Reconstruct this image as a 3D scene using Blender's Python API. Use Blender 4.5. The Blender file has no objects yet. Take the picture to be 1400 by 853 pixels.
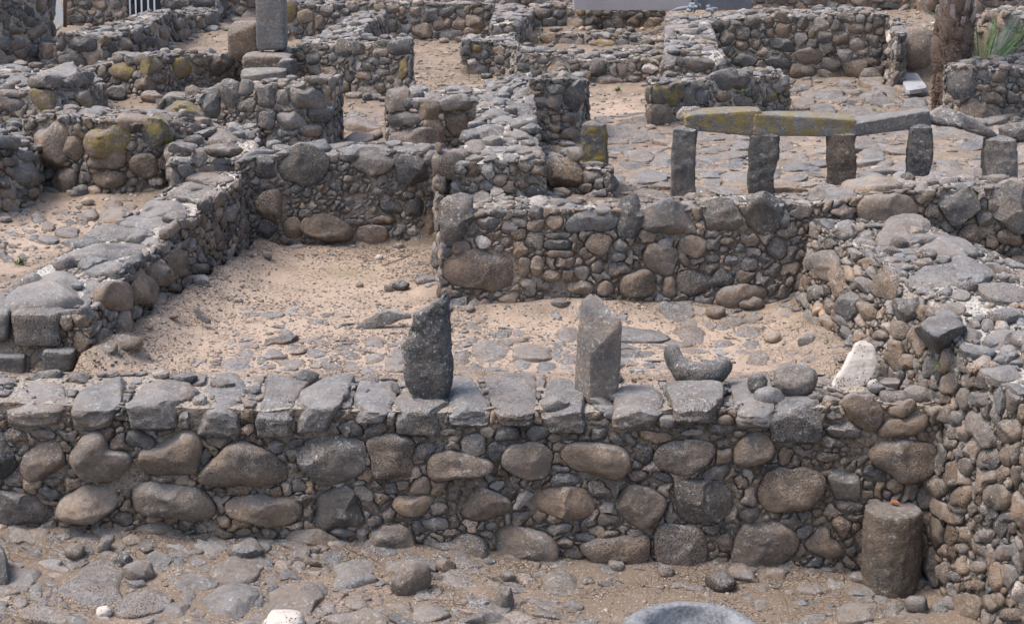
import bpy, bmesh, math, random
import numpy as np
from mathutils import Vector, Matrix
R = math.radians
random.seed(7); rng = np.random.default_rng(7)
scene = bpy.context.scene
COL = scene.collection

# ------------------------------------------------------------------ camera
PITCH, CH, FPX = R(14.5), 4.0, 2150.0
cam_d = bpy.data.cameras.new('camera'); cam = bpy.data.objects.new('camera', cam_d); COL.objects.link(cam)
cam.location = (0, 0, CH); cam.rotation_euler = (R(90) - PITCH, 0, 0)
cam_d.sensor_width = 36.0; cam_d.lens = 36.0 * FPX / 1400.0
cam_d.clip_start = 0.1; cam_d.clip_end = 2000
scene.camera = cam

# ------------------------------------------------------------------ light
SUN_EL, SUN_AZ = 64.0, -98.0        # azimuth from +Y (away from camera), negative = left
w = bpy.data.worlds.new('World'); scene.world = w; w.use_nodes = True
nt = w.node_tree; nt.nodes.clear()
sky = nt.nodes.new('ShaderNodeTexSky'); sky.sky_type = 'NISHITA'; sky.sun_disc = False
sky.sun_elevation = R(SUN_EL); sky.sun_rotation = R(SUN_AZ)
sky.air_density = 1.0; sky.dust_density = 3.5; sky.ozone_density = 1.0
bg = nt.nodes.new('ShaderNodeBackground'); bg.inputs['Strength'].default_value = 0.148
wo = nt.nodes.new('ShaderNodeOutputWorld')
nt.links.new(sky.outputs[0], bg.inputs[0]); nt.links.new(bg.outputs[0], wo.inputs[0])
sd = bpy.data.lights.new('sun', 'SUN'); sun = bpy.data.objects.new('sun', sd); COL.objects.link(sun)
sd.energy = 1.2; sd.angle = R(18); sd.color = (1.0, 0.96, 0.91)
dx = math.sin(R(SUN_AZ)) * math.cos(R(SUN_EL)); dy = math.cos(R(SUN_AZ)) * math.cos(R(SUN_EL)); dz = math.sin(R(SUN_EL))
sun.rotation_euler = Vector((dx, dy, dz)).to_track_quat('Z', 'Y').to_euler()
sun.location = (-20, 20, 30)
scene.view_settings.view_transform = 'Standard'; scene.view_settings.look = 'None'
scene.view_settings.exposure = 1.15; scene.view_settings.gamma = 1.0
scene.render.engine = 'CYCLES'

# ------------------------------------------------------------------ pixel <-> world (photo pixels, 1400 x 853)
CP, SP = math.cos(PITCH), math.sin(PITCH)
def ray(px, py):
    a = (px - 700.0) / FPX; b = (py - 426.5) / FPX
    return np.array([a, CP - b * SP, -SP - b * CP])
def P(px, py, z=None, Y=None):
    d = ray(px, py)
    t = (z - CH) / d[2] if z is not None else Y / d[1]
    return np.array([0, 0, CH]) + d * t
def F(px, yt, yb, zb):
    """top point of an upright face whose foot shows at (px,yb) on level zb"""
    b = P(px, yb, z=zb)
    return P(px, yt, Y=b[1])
def proj(p):
    p = np.asarray(p, float)
    y, z = p[..., 1], p[..., 2] - CH
    zc = y * CP - z * SP
    yc = -(y * SP + z * CP)
    return 700 + FPX * p[..., 0] / zc, 426.5 + FPX * yc / zc

# ------------------------------------------------------------------ noise
def _h(ix, iy, iz, s):
    n = (ix * 374761393 + iy * 668265263 + iz * 2147483647 + s * 1274126177) & 0xffffffff
    n = ((n ^ (n >> 13)) * 1274126177) & 0xffffffff
    n = ((n ^ (n >> 16)) * 2246822519) & 0xffffffff
    return ((n ^ (n >> 15)) & 0xffffff) / float(0xffffff)
def vnoise(p, s=0):
    f = np.floor(p); i = f.astype(np.int64); t = p - f; t = t * t * (3 - 2 * t)
    x, y, z = i[..., 0], i[..., 1], i[..., 2]; a, b, c = t[..., 0], t[..., 1], t[..., 2]
    r = 0
    for dx_ in (0, 1):
        for dy_ in (0, 1):
            for dz_ in (0, 1):
                wgt = (a if dx_ else 1 - a) * (b if dy_ else 1 - b) * (c if dz_ else 1 - c)
                r = r + wgt * _h(x + dx_, y + dy_, z + dz_, s)
    return r * 2 - 1
def fbm(p, s=0, o=3):
    r = 0; a = 1.0; k = 0
    for i in range(o):
        r = r + a * vnoise(p * (2.03 ** i) + 17.3 * i, s + i); k += a; a *= 0.5
    return r / k
def wob(p, amp=0.02):
    if amp == 0: return np.zeros_like(p)
    return np.stack([vnoise(p * 1.7, 11), vnoise(p * 1.7, 23), vnoise(p * 1.7, 37)], -1) * amp

# ------------------------------------------------------------------ materials
class N:
    def __init__(s, name):
        s.m = bpy.data.materials.new(name); s.m.use_nodes = True; s.t = s.m.node_tree; s.t.nodes.clear()
        s.out = s.n('ShaderNodeOutputMaterial'); s.b = s.n('ShaderNodeBsdfPrincipled')
        s.l(s.b.outputs[0], s.out.inputs[0]); s.b.inputs['Roughness'].default_value = 0.85
        try: s.b.inputs['Specular IOR Level'].default_value = 0.25
        except Exception: pass
    def n(s, t, **k):
        nd = s.t.nodes.new(t)
        for a, b in k.items(): setattr(nd, a, b)
        return nd
    def l(s, a, b): s.t.links.new(a, b)
    def val(s, sock, v):
        if isinstance(v, (int, float)): sock.default_value = v
        elif isinstance(v, tuple): sock.default_value = v if len(v) == len(sock.default_value) else (*v, 1)
        else: s.l(v, sock)
    def math(s, op, a, b=0.0, c=None, clamp=False):
        nd = s.n('ShaderNodeMath', operation=op, use_clamp=clamp); s.val(nd.inputs[0], a); s.val(nd.inputs[1], b)
        if c is not None: s.val(nd.inputs[2], c)
        return nd.outputs[0]
    def mix(s, f, a, b, mode='MIX'):
        nd = s.n('ShaderNodeMix', data_type='RGBA', blend_type=mode, clamp_factor=True)
        s.val(nd.inputs[0], f); s.val(nd.inputs[6], a); s.val(nd.inputs[7], b); return nd.outputs[2]
    def noise(s, v, sc, det=4, rough=0.55, dist=0.0):
        nd = s.n('ShaderNodeTexNoise'); s.l(v, nd.inputs['Vector']); nd.inputs['Scale'].default_value = sc
        nd.inputs['Detail'].default_value = det; nd.inputs['Roughness'].default_value = rough
        nd.inputs['Distortion'].default_value = dist; return nd.outputs[0]
    def vor(s, v, sc, feat='F1'):
        nd = s.n('ShaderNodeTexVoronoi', feature=feat); s.l(v, nd.inputs['Vector']); nd.inputs['Scale'].default_value = sc
        return nd
    def ramp(s, f, a, b, lo=0.0, hi=1.0):
        nd = s.n('ShaderNodeMapRange', clamp=True); s.val(nd.inputs[0], f)
        for i, v in zip((1, 2, 3, 4), (a, b, lo, hi)): nd.inputs[i].default_value = v
        return nd.outputs[0]
    def pos(s): return s.n('ShaderNodeNewGeometry').outputs['Position']
    def bump(s, h, dist, strength=1.0, nrm=None):
        nd = s.n('ShaderNodeBump'); nd.inputs['Distance'].default_value = dist; nd.inputs['Strength'].default_value = strength
        s.l(h, nd.inputs['Height'])
        if nrm is not None: s.l(nrm, nd.inputs['Normal'])
        return nd.outputs[0]

def mat_basalt():
    s = N('basalt'); p = s.pos()
    at = s.n('ShaderNodeAttribute', attribute_name='tint'); sep = s.n('ShaderNodeSeparateColor'); s.l(at.outputs['Color'], sep.inputs[0])
    br, va, li = sep.outputs[0], sep.outputs[1], sep.outputs[2]; ye = at.outputs['Alpha']
    n1 = s.noise(p, 5.5, 5); n2 = s.noise(p, 26, 6, 0.65); n3 = s.noise(p, 120, 4, 0.7)
    f = s.math('ADD', br, s.math('MULTIPLY', s.math('SUBTRACT', n1, 0.5), 1.5), clamp=True)
    grey = s.mix(n2, (0.082, 0.081, 0.081), (0.275, 0.266, 0.256))
    brown = s.mix(n2, (0.135, 0.094, 0.064), (0.400, 0.290, 0.205))
    c = s.mix(f, grey, brown)
    vv = s.math('MULTIPLY', va, s.ramp(n1, 0.3, 0.7, 0.72, 1.28))
    vv = s.math('MULTIPLY', vv, s.math('ADD', 1.0, s.math('MULTIPLY', s.ramp(n3, 0.3, 0.7, -0.5, 0.5), s.ramp(s.math('FRACT', s.math('MULTIPLY', va, 91.3)), 0.0, 1.0, 0.15, 1.0))))
    mul = s.n('ShaderNodeVectorMath', operation='SCALE'); s.l(c, mul.inputs[0]); s.l(vv, mul.inputs['Scale']); c = mul.outputs[0]
    # crevice and patch weathering
    dk = s.ramp(s.noise(p, 11, 5, 0.6), 0.52, 0.66); c = s.mix(s.math('MULTIPLY', dk, 0.38), c, (0.045, 0.043, 0.042))
    # settled dust, plus the skylight on upward faces put into the colour
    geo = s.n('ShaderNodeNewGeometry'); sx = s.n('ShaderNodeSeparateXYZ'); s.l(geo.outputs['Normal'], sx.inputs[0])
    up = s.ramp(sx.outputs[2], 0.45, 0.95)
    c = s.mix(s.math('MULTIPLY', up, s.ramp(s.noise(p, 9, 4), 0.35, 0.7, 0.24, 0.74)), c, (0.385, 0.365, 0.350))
    # film of soil splashed and smeared over the stone
    so = s.math('MULTIPLY', s.ramp(s.noise(p, 4.2, 6, 0.68, 0.6), 0.46, 0.62), s.math('ADD', 0.16, s.math('MULTIPLY', br, 0.40)))
    c = s.mix(so, c, s.mix(n2, (0.21, 0.148, 0.100), (0.40, 0.295, 0.205)))
    # light crusts
    l1 = s.ramp(s.noise(p, 34, 5, 0.68), 0.55, 0.64); l2 = s.ramp(s.noise(p, 6, 3), 0.40, 0.58)
    lf = s.math('MULTIPLY', s.math('MULTIPLY', l1, l2), s.ramp(li, 0.0, 1.0, 0.50, 1.0))
    lf = s.math('MULTIPLY', lf, s.ramp(sx.outputs[2], -0.1, 0.8, 0.8, 1.6), clamp=True); c = s.mix(lf, c, (0.50, 0.485, 0.43))
    sp = s.vor(p, 34); c = s.mix(s.math('MULTIPLY', s.ramp(sp.outputs['Distance'], 0.10, 0.17, 1.0, 0.0), s.ramp(s.noise(p, 3.1, 2), 0.46, 0.60, 0.0, 0.8)), c, (0.55, 0.53, 0.49))
    yf = s.math('MULTIPLY', ye, s.ramp(s.noise(p, 9, 8, 0.72), 0.47, 0.53)); yf = s.math('MULTIPLY', yf, 1.5, clamp=True); c = s.mix(s.math('MULTIPLY', yf, s.ramp(n2, 0.35, 0.6, 0.5, 0.95)), c, (0.29, 0.215, 0.050))
    # vesicles
    v = s.vor(p, 75); pit = s.math('MULTIPLY', s.ramp(v.outputs['Distance'], 0.20, 0.36, 1.0, 0.0), s.math('MULTIPLY', s.ramp(s.noise(p, 3.3, 2), 0.30, 0.55), s.ramp(s.math('FRACT', s.math('MULTIPLY', va, 37.7)), 0.45, 0.8, 0.0, 1.0)))
    c = s.mix(s.math('MULTIPLY', pit, 0.75), c, (0.035, 0.028, 0.024))
    s.l(c, s.b.inputs['Base Color'])
    h = s.math('ADD', s.math('MULTIPLY', n2, 1.0), s.math('MULTIPLY', n3, 0.45)); h = s.math('SUBTRACT', h, s.math('MULTIPLY', pit, 0.55))
    s.l(s.bump(h, 0.04, 1.0), s.b.inputs['Normal'])
    return s.m
def mat_mortar():
    s = N('mortar'); p = s.pos()
    at = s.n('ShaderNodeAttribute', attribute_name='tint'); sep = s.n('ShaderNodeSeparateColor'); s.l(at.outputs['Color'], sep.inputs[0])
    n1 = s.noise(p, 3.5, 4); n2 = s.noise(p, 30, 6, 0.7)
    c = s.mix(n2, (0.160, 0.122, 0.090), (0.430, 0.345, 0.265))
    c2 = s.mix(n2, (0.30, 0.275, 0.235), (0.68, 0.63, 0.56))
    c = s.mix(s.math('ADD', sep.outputs[0], s.math('MULTIPLY', s.math('SUBTRACT', n1, 0.5), 1.2), clamp=True), c, c2)
    v = s.vor(p, 38); vc = s.n('ShaderNodeSeparateColor'); s.l(v.outputs['Color'], vc.inputs[0])
    c = s.mix(s.math('MULTIPLY', s.ramp(v.outputs['Distance'], 0.25, 0.45, 1.0, 0.0), s.ramp(vc.outputs[0], 0.4, 0.6)), c, s.mix(vc.outputs[1], (0.10, 0.10, 0.10), (0.34, 0.29, 0.24)))
    s.l(c, s.b.inputs['Base Color']); s.b.inputs['Roughness'].default_value = 0.95
    h = s.math('ADD', n2, s.math('MULTIPLY', s.ramp(v.outputs['Distance'], 0.0, 0.6, 1.0, 0.0), 0.8))
    s.l(s.bump(h, 0.025, 1.0), s.b.inputs['Normal'])
    return s.m
def mat_ground():
    s = N('dry_earth'); p = s.pos()
    at = s.n('ShaderNodeAttribute', attribute_name='tint'); sep = s.n('ShaderNodeSeparateColor'); s.l(at.outputs['Color'], sep.inputs[0])
    n1 = s.noise(p, 1.4, 4); n2 = s.noise(p, 45, 6, 0.7); n3 = s.noise(p, 6, 4)
    tan = s.mix(n2, (0.275, 0.202, 0.147), (0.560, 0.432, 0.330))
    dul = s.mix(n2, (0.125, 0.092, 0.066), (0.290, 0.225, 0.168))
    c = s.mix(s.ramp(s.math('ADD', sep.outputs[0], s.math('ADD', s.math('MULTIPLY', s.math('SUBTRACT', n3, 0.5), 1.1), s.math('MULTIPLY', s.math('SUBTRACT', n1, 0.5), 0.9))), 0.2, 0.85), dul, tan)
    nd = s.n('ShaderNodeTexNoise'); s.l(p, nd.inputs['Vector']); nd.inputs['Scale'].default_value = 9; 
    vm = s.n('ShaderNodeVectorMath', operation='MULTIPLY_ADD'); s.l(nd.outputs[1], vm.inputs[0]); vm.inputs[1].default_value = (0.08, 0.08, 0.08); s.l(p, vm.inputs[2])
    v = s.vor(vm.outputs[0], 19, 'DISTANCE_TO_EDGE')
    cr = s.math('MULTIPLY', s.ramp(v.outputs['Distance'], 0.0, 0.05, 1.0, 0.0), s.ramp(s.noise(p, 1.9, 3), 0.47, 0.64))
    cr = s.math('MULTIPLY', cr, sep.outputs[1])
    c = s.mix(s.math('MULTIPLY', cr, 0.36), c, (0.10, 0.07, 0.05))
    c = s.mix(s.math('MULTIPLY', sep.outputs[2], s.ramp(n2, 0.35, 0.6)), c, (0.13, 0.12, 0.055))
    g = s.vor(p, 90); gc = s.n('ShaderNodeSeparateColor'); s.l(g.outputs['Color'], gc.inputs[0])
    c = s.mix(s.math('MULTIPLY', s.ramp(gc.outputs[0], 0.68, 0.74), s.ramp(g.outputs['Distance'], 0.3, 0.45, 1.0, 0.0)), c, s.mix(gc.outputs[1], (0.62, 0.54, 0.44), (0.16, 0.14, 0.13)))
    s.l(c, s.b.inputs['Base Color']); s.b.inputs['Roughness'].default_value = 0.95
    h = s.math('SUBTRACT', s.math('ADD', n2, s.math('MULTIPLY', n3, 0.6)), s.math('MULTIPLY', cr, 1.2))
    s.l(s.bump(h, 0.02, 0.9), s.b.inputs['Normal'])
    return s.m
def mat_plain(name, c1, c2, sc=20, rough=0.8, bd=0.01, metal=0.0):
    s = N(name); p = s.pos(); n = s.noise(p, sc, 6, 0.65); n2 = s.noise(p, sc * 0.2, 3)
    c = s.mix(s.ramp(s.math('ADD', s.math('MULTIPLY', n, 0.6), s.math('MULTIPLY', n2, 0.4)), 0.3, 0.7), c1, c2)
    s.l(c, s.b.inputs['Base Color']); s.b.inputs['Roughness'].default_value = rough; s.b.inputs['Metallic'].default_value = metal
    s.l(s.bump(n, bd, 0.8), s.b.inputs['Normal']); return s.m
def mat_limestone():
    s = N('white_limestone'); p = s.pos(); n = s.noise(p, 18, 6, 0.65)
    c = s.mix(s.ramp(n, 0.3, 0.7), (0.36, 0.305, 0.255), (0.62, 0.57, 0.515)); c = s.mix(s.ramp(s.noise(p, 9, 5, 0.7), 0.5, 0.66, 0, 0.6), c, (0.33, 0.25, 0.185))
    v = s.vor(p, 55); pit = s.math('MULTIPLY', s.ramp(v.outputs['Distance'], 0.22, 0.30, 1.0, 0.0), s.ramp(s.noise(p, 8, 2), 0.47, 0.54))
    c = s.mix(pit, c, (0.10, 0.075, 0.055)); s.l(c, s.b.inputs['Base Color'])
    s.l(s.bump(s.math('SUBTRACT', n, pit), 0.012, 1.0), s.b.inputs['Normal']); return s.m
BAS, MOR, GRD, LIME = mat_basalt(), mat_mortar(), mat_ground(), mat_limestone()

# ------------------------------------------------------------------ mesh plumbing
def mk(name, V, Fc, mat, tint=None, parent=None, origin=None, smooth=True, crisp=0):
    """one mesh object; V world coordinates, Fc (m,k) index array"""
    V = np.asarray(V, np.float64); Fc = np.asarray(Fc, np.int32)
    po = np.array(parent['_o']) if parent is not None else np.zeros(3)
    if origin is None: origin = V.mean(0) if parent is not None else np.zeros(3)
    me = bpy.data.meshes.new(name); k = Fc.shape[1]
    me.vertices.add(len(V)); me.vertices.foreach_set('co', (V - origin).astype(np.float32).ravel())
    me.loops.add(Fc.size); me.loops.foreach_set('vertex_index', Fc.ravel())
    me.polygons.add(len(Fc)); me.polygons.foreach_set('loop_start', np.arange(0, Fc.size, k, dtype=np.int32))
    try: me.polygons.foreach_set('loop_total', np.full(len(Fc), k, np.int32))
    except Exception: pass
    me.polygons.foreach_set('use_smooth', np.full(len(Fc), bool(smooth)))
    me.materials.append(mat)
    if tint is not None:
        a = me.color_attributes.new('tint', 'FLOAT_COLOR', 'POINT')
        t = np.asarray(tint, np.float32)
        if t.ndim == 1: t = np.tile(t, (len(V), 1))
        a.data.foreach_set('color', t.ravel())
    me.update(calc_edges=True)
    if crisp: me.set_sharp_from_angle(angle=R(crisp))
    o = bpy.data.objects.new(name, me); COL.objects.link(o)
    if parent is not None: o.parent = parent; o.location = Vector(origin - po)
    else: o.location = Vector(origin)
    o['_o'] = [float(v) for v in origin]
    return o
def thing(name, label, cat, loc, group=None, kind=None):
    o = bpy.data.objects.new(name, None); COL.objects.link(o); o.location = Vector(loc); o['_o'] = [float(v) for v in loc]
    o.empty_display_size = 0.1
    if kind: o['kind'] = kind
    if label: o['label'] = label
    if cat: o['category'] = cat
    if group: o['group'] = group
    return o
def tag(o, label=None, cat=None, group=None, kind=None):
    for k, v in (('label', label), ('category', cat), ('group', group), ('kind', kind)):
        if v: o[k] = v
    return o
def ico(n):
    b = bmesh.new(); bmesh.ops.create_icosphere(b, subdivisions=n, radius=1.0)
    v = np.array([x.co[:] for x in b.verts]); f = np.array([[q.index for q in fc.verts] for fc in b.faces]); b.free(); return v, f
ICO = {n: ico(n) for n in (1, 2, 3, 4, 5)}
def gcube(n):
    b = bmesh.new(); bmesh.ops.create_cube(b, size=2.0); bmesh.ops.subdivide_edges(b, edges=b.edges[:], cuts=n, use_grid_fill=True)
    v = np.array([x.co[:] for x in b.verts]); f = np.array([[q.index for q in fc.verts] for fc in b.faces]); b.free(); return v, f
CUBE = {n: gcube(n) for n in (3, 7, 13, 17)}
def shape(d, k=2.4, ang=0.3, seed=0, rough=0.06, nmax=7, keep=False):
    """unit directions -> stone-like unit shape (superquadric, chipped planes, noise)"""
    r = np.random.default_rng(seed)
    p = d / (np.abs(d) ** k).sum(1, keepdims=True) ** (1.0 / k)
    for i in range(int(round(ang * nmax))):
        n = r.normal(size=3); n[2] = abs(n[2]) * 0.8 + (0.9 if keep else 0); n /= np.linalg.norm(n)
        dd = r.uniform(0.60, 0.90) if keep else r.uniform(0.72, 0.95); e = np.maximum(0, p @ n - dd); p = p - np.outer(e * 0.92, n)
    o = r.uniform(0, 99, 3)
    if keep:
        z_ = p[:, 2].copy(); p = p * (1 + 0.35 * rough * fbm(d * 2.2 + o, seed & 1023, 3))[:, None]
        f_ = fbm(d * 1.9 + o + 9, seed & 511, 3); p[:, 2] = z_ * (1 + rough * 1.6 * f_) + rough * 0.5 * fbm(d * 5.2 + o, seed & 255, 3) * np.clip(z_, 0, 1)
        return p
    p = p * (1 + rough * fbm(d * 1.6 + o, seed & 1023, 3) + rough * 0.6 * fbm(d * 4.8 + o, seed & 511, 2))[:, None]
    return p

_POOL = {}
def pooled(lev, k, ang, r):
    """ready-made stone shapes, turned about the facing axis"""
    kk = 2.3 if k < 2.5 else (2.8 if k < 3.3 else 4.0); aa = 0.2 if ang < 0.3 else (0.5 if ang < 0.6 else 0.95)
    key = (lev, kk, aa)
    if key not in _POOL: _POOL[key] = []
    L = _POOL[key]; cap = {2: 24, 3: 26, 4: 24}[lev]
    if len(L) < cap:
        p = shape(ICO[lev][0], kk, aa, len(L) * 13 + int(kk * 100) + int(aa * 10) + lev, 0.15 if lev > 2 else 0.10, keep=True)
        s_ = np.hypot(p[:, 0], p[:, 1]); th = np.arctan2(p[:, 1], p[:, 0]); eq = np.abs(ICO[lev][0][:, 2]) < 0.4
        s_ = s_ / np.quantile(s_[eq], 0.6); L.append((s_, th, p[:, 2]))
    s_, th, z = L[int(r.integers(0, len(L)))]
    return s_, (th + r.uniform(0, 2 * np.pi)) % (2 * np.pi), z
TONES = {'g': (0.25, 1.08), 'm': (0.6, 0.72), 'd': (0.10, 0.68), 'b': (0.72, 1.0), 'l': (0.30, 1.6), 't': (0.90, 1.45), 'w': (0.35, 3.6), 'o': (1.0, 2.2), 'k': (0.02, 0.45)}
def tint_of(tone, r, brown=0.4):
    if tone is None:
        b = float(np.clip(r.normal(brown, 0.28), 0, 1)); v = float(np.clip(r.lognormal(0.03, 0.36), 0.45, 2.3)); L = r.random() ** 1.8 * 0.9; y = 0.0
        if r.random() < 0.03: v *= 1.6
        return (b, v, L, y)
    b, v = 0.3, 1.0
    for c in tone:
        if c in TONES: b, v = TONES[c]; break
    b = float(np.clip(b + r.normal(0, 0.1), 0, 1)); v = v * float(r.uniform(0.9, 1.12))
    return (b, v, 1.6 if 'L' in tone else 0.25 * r.random(), 0.58 if 'Y' in tone else 0.0)

# ------------------------------------------------------------------ patches of masonry
def resample(pts, u):
    pts = np.asarray(pts, float); n = len(pts) - 1
    x = np.clip(u, 0, 1) * n; i = np.minimum(x.astype(int), n - 1); f = (x - i)
    f = f + (u - np.clip(u, 0, 1)) * n
    return pts[i] * (1 - f)[..., None] + pts[i + 1] * f[..., None]
class Patch:
    def __init__(s, A, B, out, wamp=0.02):
        s.A = np.asarray(A, float); s.B = np.asarray(B, float); s.wamp = wamp
        M = (s.A + s.B) / 2; seg = np.linalg.norm(np.diff(M, axis=0), axis=1); s.L = seg.sum()
        cum = np.concatenate([[0], np.cumsum(seg)]) / s.L; s.cum = cum
        s.H = np.linalg.norm(s.B - s.A, axis=1).mean()
        p, n = s.frame(np.array([s.L / 2]), np.array([s.H / 2]))[:2]
        s.sgn = 1.0
        if (n[0] * np.asarray(out)).sum() < 0: s.sgn = -1.0
    def pos(s, a, t):
        u0 = a / s.L; n = len(s.A) - 1
        uu = np.interp(u0, s.cum, np.arange(n + 1) / n)
        uu = np.where(u0 < 0, u0 * s.cum[1] ** -1 / n, np.where(u0 > 1, 1 + (u0 - 1) / (1 - s.cum[-2]) / n, uu))
        return resample(s.A, uu) * (1 - t / s.H)[..., None] + resample(s.B, uu) * (t / s.H)[..., None]
    def frame(s, a, t):
        p = s.pos(a, t); e = 0.01
        ds = (s.pos(a + e, t) - s.pos(a - e, t)) / (2 * e); dt = (s.pos(a, t + e) - s.pos(a, t - e)) / (2 * e)
        n = np.cross(ds, dt); n /= np.linalg.norm(n, axis=-1, keepdims=True) + 1e-9
        return p, n * getattr(s, 'sgn', 1.0), ds, dt

def inpoly(px, py, poly):
    m = np.zeros(px.shape, bool); q = poly; j = len(q) - 1
    for i in range(len(q)):
        xi, yi = q[i]; xj, yj = q[j]
        if yi != yj:
            c = ((yi > py) != (yj > py)) & (px < (xj - xi) * (py - yi) / (yj - yi) + xi); m ^= c
        j = i
    return m
def E(ox, oy, *a):
    """list of (cx,cy,w,h[,tone[,rot]]) in 4x tile coordinates -> traced polygons in photo pixels"""
    out = []
    for it in a:
        cx, cy, w_, h_ = it[:4]; tone = it[4] if len(it) > 4 else None; rot = R(it[5]) if len(it) > 5 else 0
        th = np.arange(14) / 14 * 2 * np.pi; k = 2.7; c, s_ = np.cos(th), np.sin(th)
        rr = (np.abs(c) ** k + np.abs(s_) ** k) ** (-1 / k)
        rr = rr * (1 + 0.06 * np.sin(th * 3 + cx) + 0.05 * np.sin(2 * th + cy))
        x = rr * c * w_ / 2; y = rr * s_ * h_ / 2
        X = cx + x * math.cos(rot) - y * math.sin(rot); Y_ = cy + x * math.sin(rot) + y * math.cos(rot)
        out.append(([(ox + a_ / 4, oy + b_ / 4) for a_, b_ in zip(X, Y_)], tone))
    return out
def T(ox, oy, *a):
    out = []
    for it in a:
        tone = it[0]; c = it[1:]
        out.append(([(ox + c[i] / 4, oy + c[i + 1] / 4) for i in range(0, len(c), 2)], tone))
    return out

NDIR = 36
TH = np.arange(NDIR) / NDIR * 2 * np.pi
def radial(mask, a0, t0, res, ca, ct, gap):
    """distance from (ca,ct) to the border of mask along NDIR directions"""
    st = np.arange(1, int(2.4 * (np.count_nonzero(mask) ** 0.5) * 2) + 8) * res * 0.5
    A_ = ca + np.outer(np.cos(TH), st); T_ = ct + np.outer(np.sin(TH), st)
    i = np.round((A_ - a0) / res).astype(int); j = np.round((T_ - t0) / res).astype(int)
    ok = (i >= 0) & (j >= 0) & (i < mask.shape[0]) & (j < mask.shape[1])
    inside = np.zeros(A_.shape, bool); inside[ok] = mask[i[ok], j[ok]]
    first = np.argmax(~inside, axis=1); r_ = st[np.maximum(first - 1, 0)]
    r_ = np.where(first == 0, res * 0.5, r_)
    r_ = 0.6 * r_ + 0.2 * np.roll(r_, 1) + 0.2 * np.roll(r_, -1)
    return np.maximum(r_ - gap, res * 0.4)

class Bag:
    """stones of one thing; the largest become parts, the rest one part of kind stuff"""
    def __init__(s, root, part='stone', rest='small_stones', maxn=296, minpx=10.0):
        s.root, s.part, s.rest, s.maxn, s.minpx, s.items = root, part, rest, maxn, minpx, []
    def add(s, V, Fc, tint):
        x, y = proj(V); sz = math.sqrt(max(1e-6, (x.max() - x.min()) * (y.max() - y.min())))
        vis = (x.max() > -20) and (x.min() < 1420) and (y.max() > -20) and (y.min() < 873)
        s.items.append((sz if vis else 0.01 * sz, V, Fc, tint))
    def flush(s):
        s.items.sort(key=lambda q: -q[0]); big = [q for q in s.items if q[0] >= s.minpx][:s.maxn]; rest = s.items[len(big):]
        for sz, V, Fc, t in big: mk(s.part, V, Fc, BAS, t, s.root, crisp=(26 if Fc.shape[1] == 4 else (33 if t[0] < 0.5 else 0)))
        if rest:
            off = 0; VV = []; FF = []; TT = []
            for sz, V, Fc, t in rest:
                if Fc.shape[1] == 4: Fc = np.concatenate([Fc[:, [0, 1, 2]], Fc[:, [0, 2, 3]]])
                VV.append(V); FF.append(Fc + off); TT.append(np.tile(np.asarray(t, np.float32), (len(V), 1)) if np.ndim(t) == 1 else t); off += len(V)
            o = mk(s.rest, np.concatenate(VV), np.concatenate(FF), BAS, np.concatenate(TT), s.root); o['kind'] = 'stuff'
def seeds_for(free, a0, t0, res, sizes, r, maxn=900):
    """dart throwing from large to small on the free cells"""
    idx = np.argwhere(free)
    if len(idx) == 0: return np.zeros((0, 3))
    pts = np.zeros((0, 3))
    for (size, frac, tries) in sizes:
        n = int(tries if tries else max(8, len(idx) * res * res * frac / (size * size)))
        c = idx[r.integers(0, len(idx), n)]; xy = np.array([a0, t0]) + (c + r.uniform(-.5, .5, c.shape)) * res
        for q in xy:
            sz = size * r.uniform(0.75, 1.25)
            if len(pts):
                d = np.hypot(pts[:, 0] - q[0], pts[:, 1] - q[1])
                if (d < (pts[:, 2] + sz) * 0.46).any(): continue
            pts = np.vstack([pts, [q[0], q[1], sz]])
            if len(pts) >= maxn: return pts
    return pts
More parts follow.
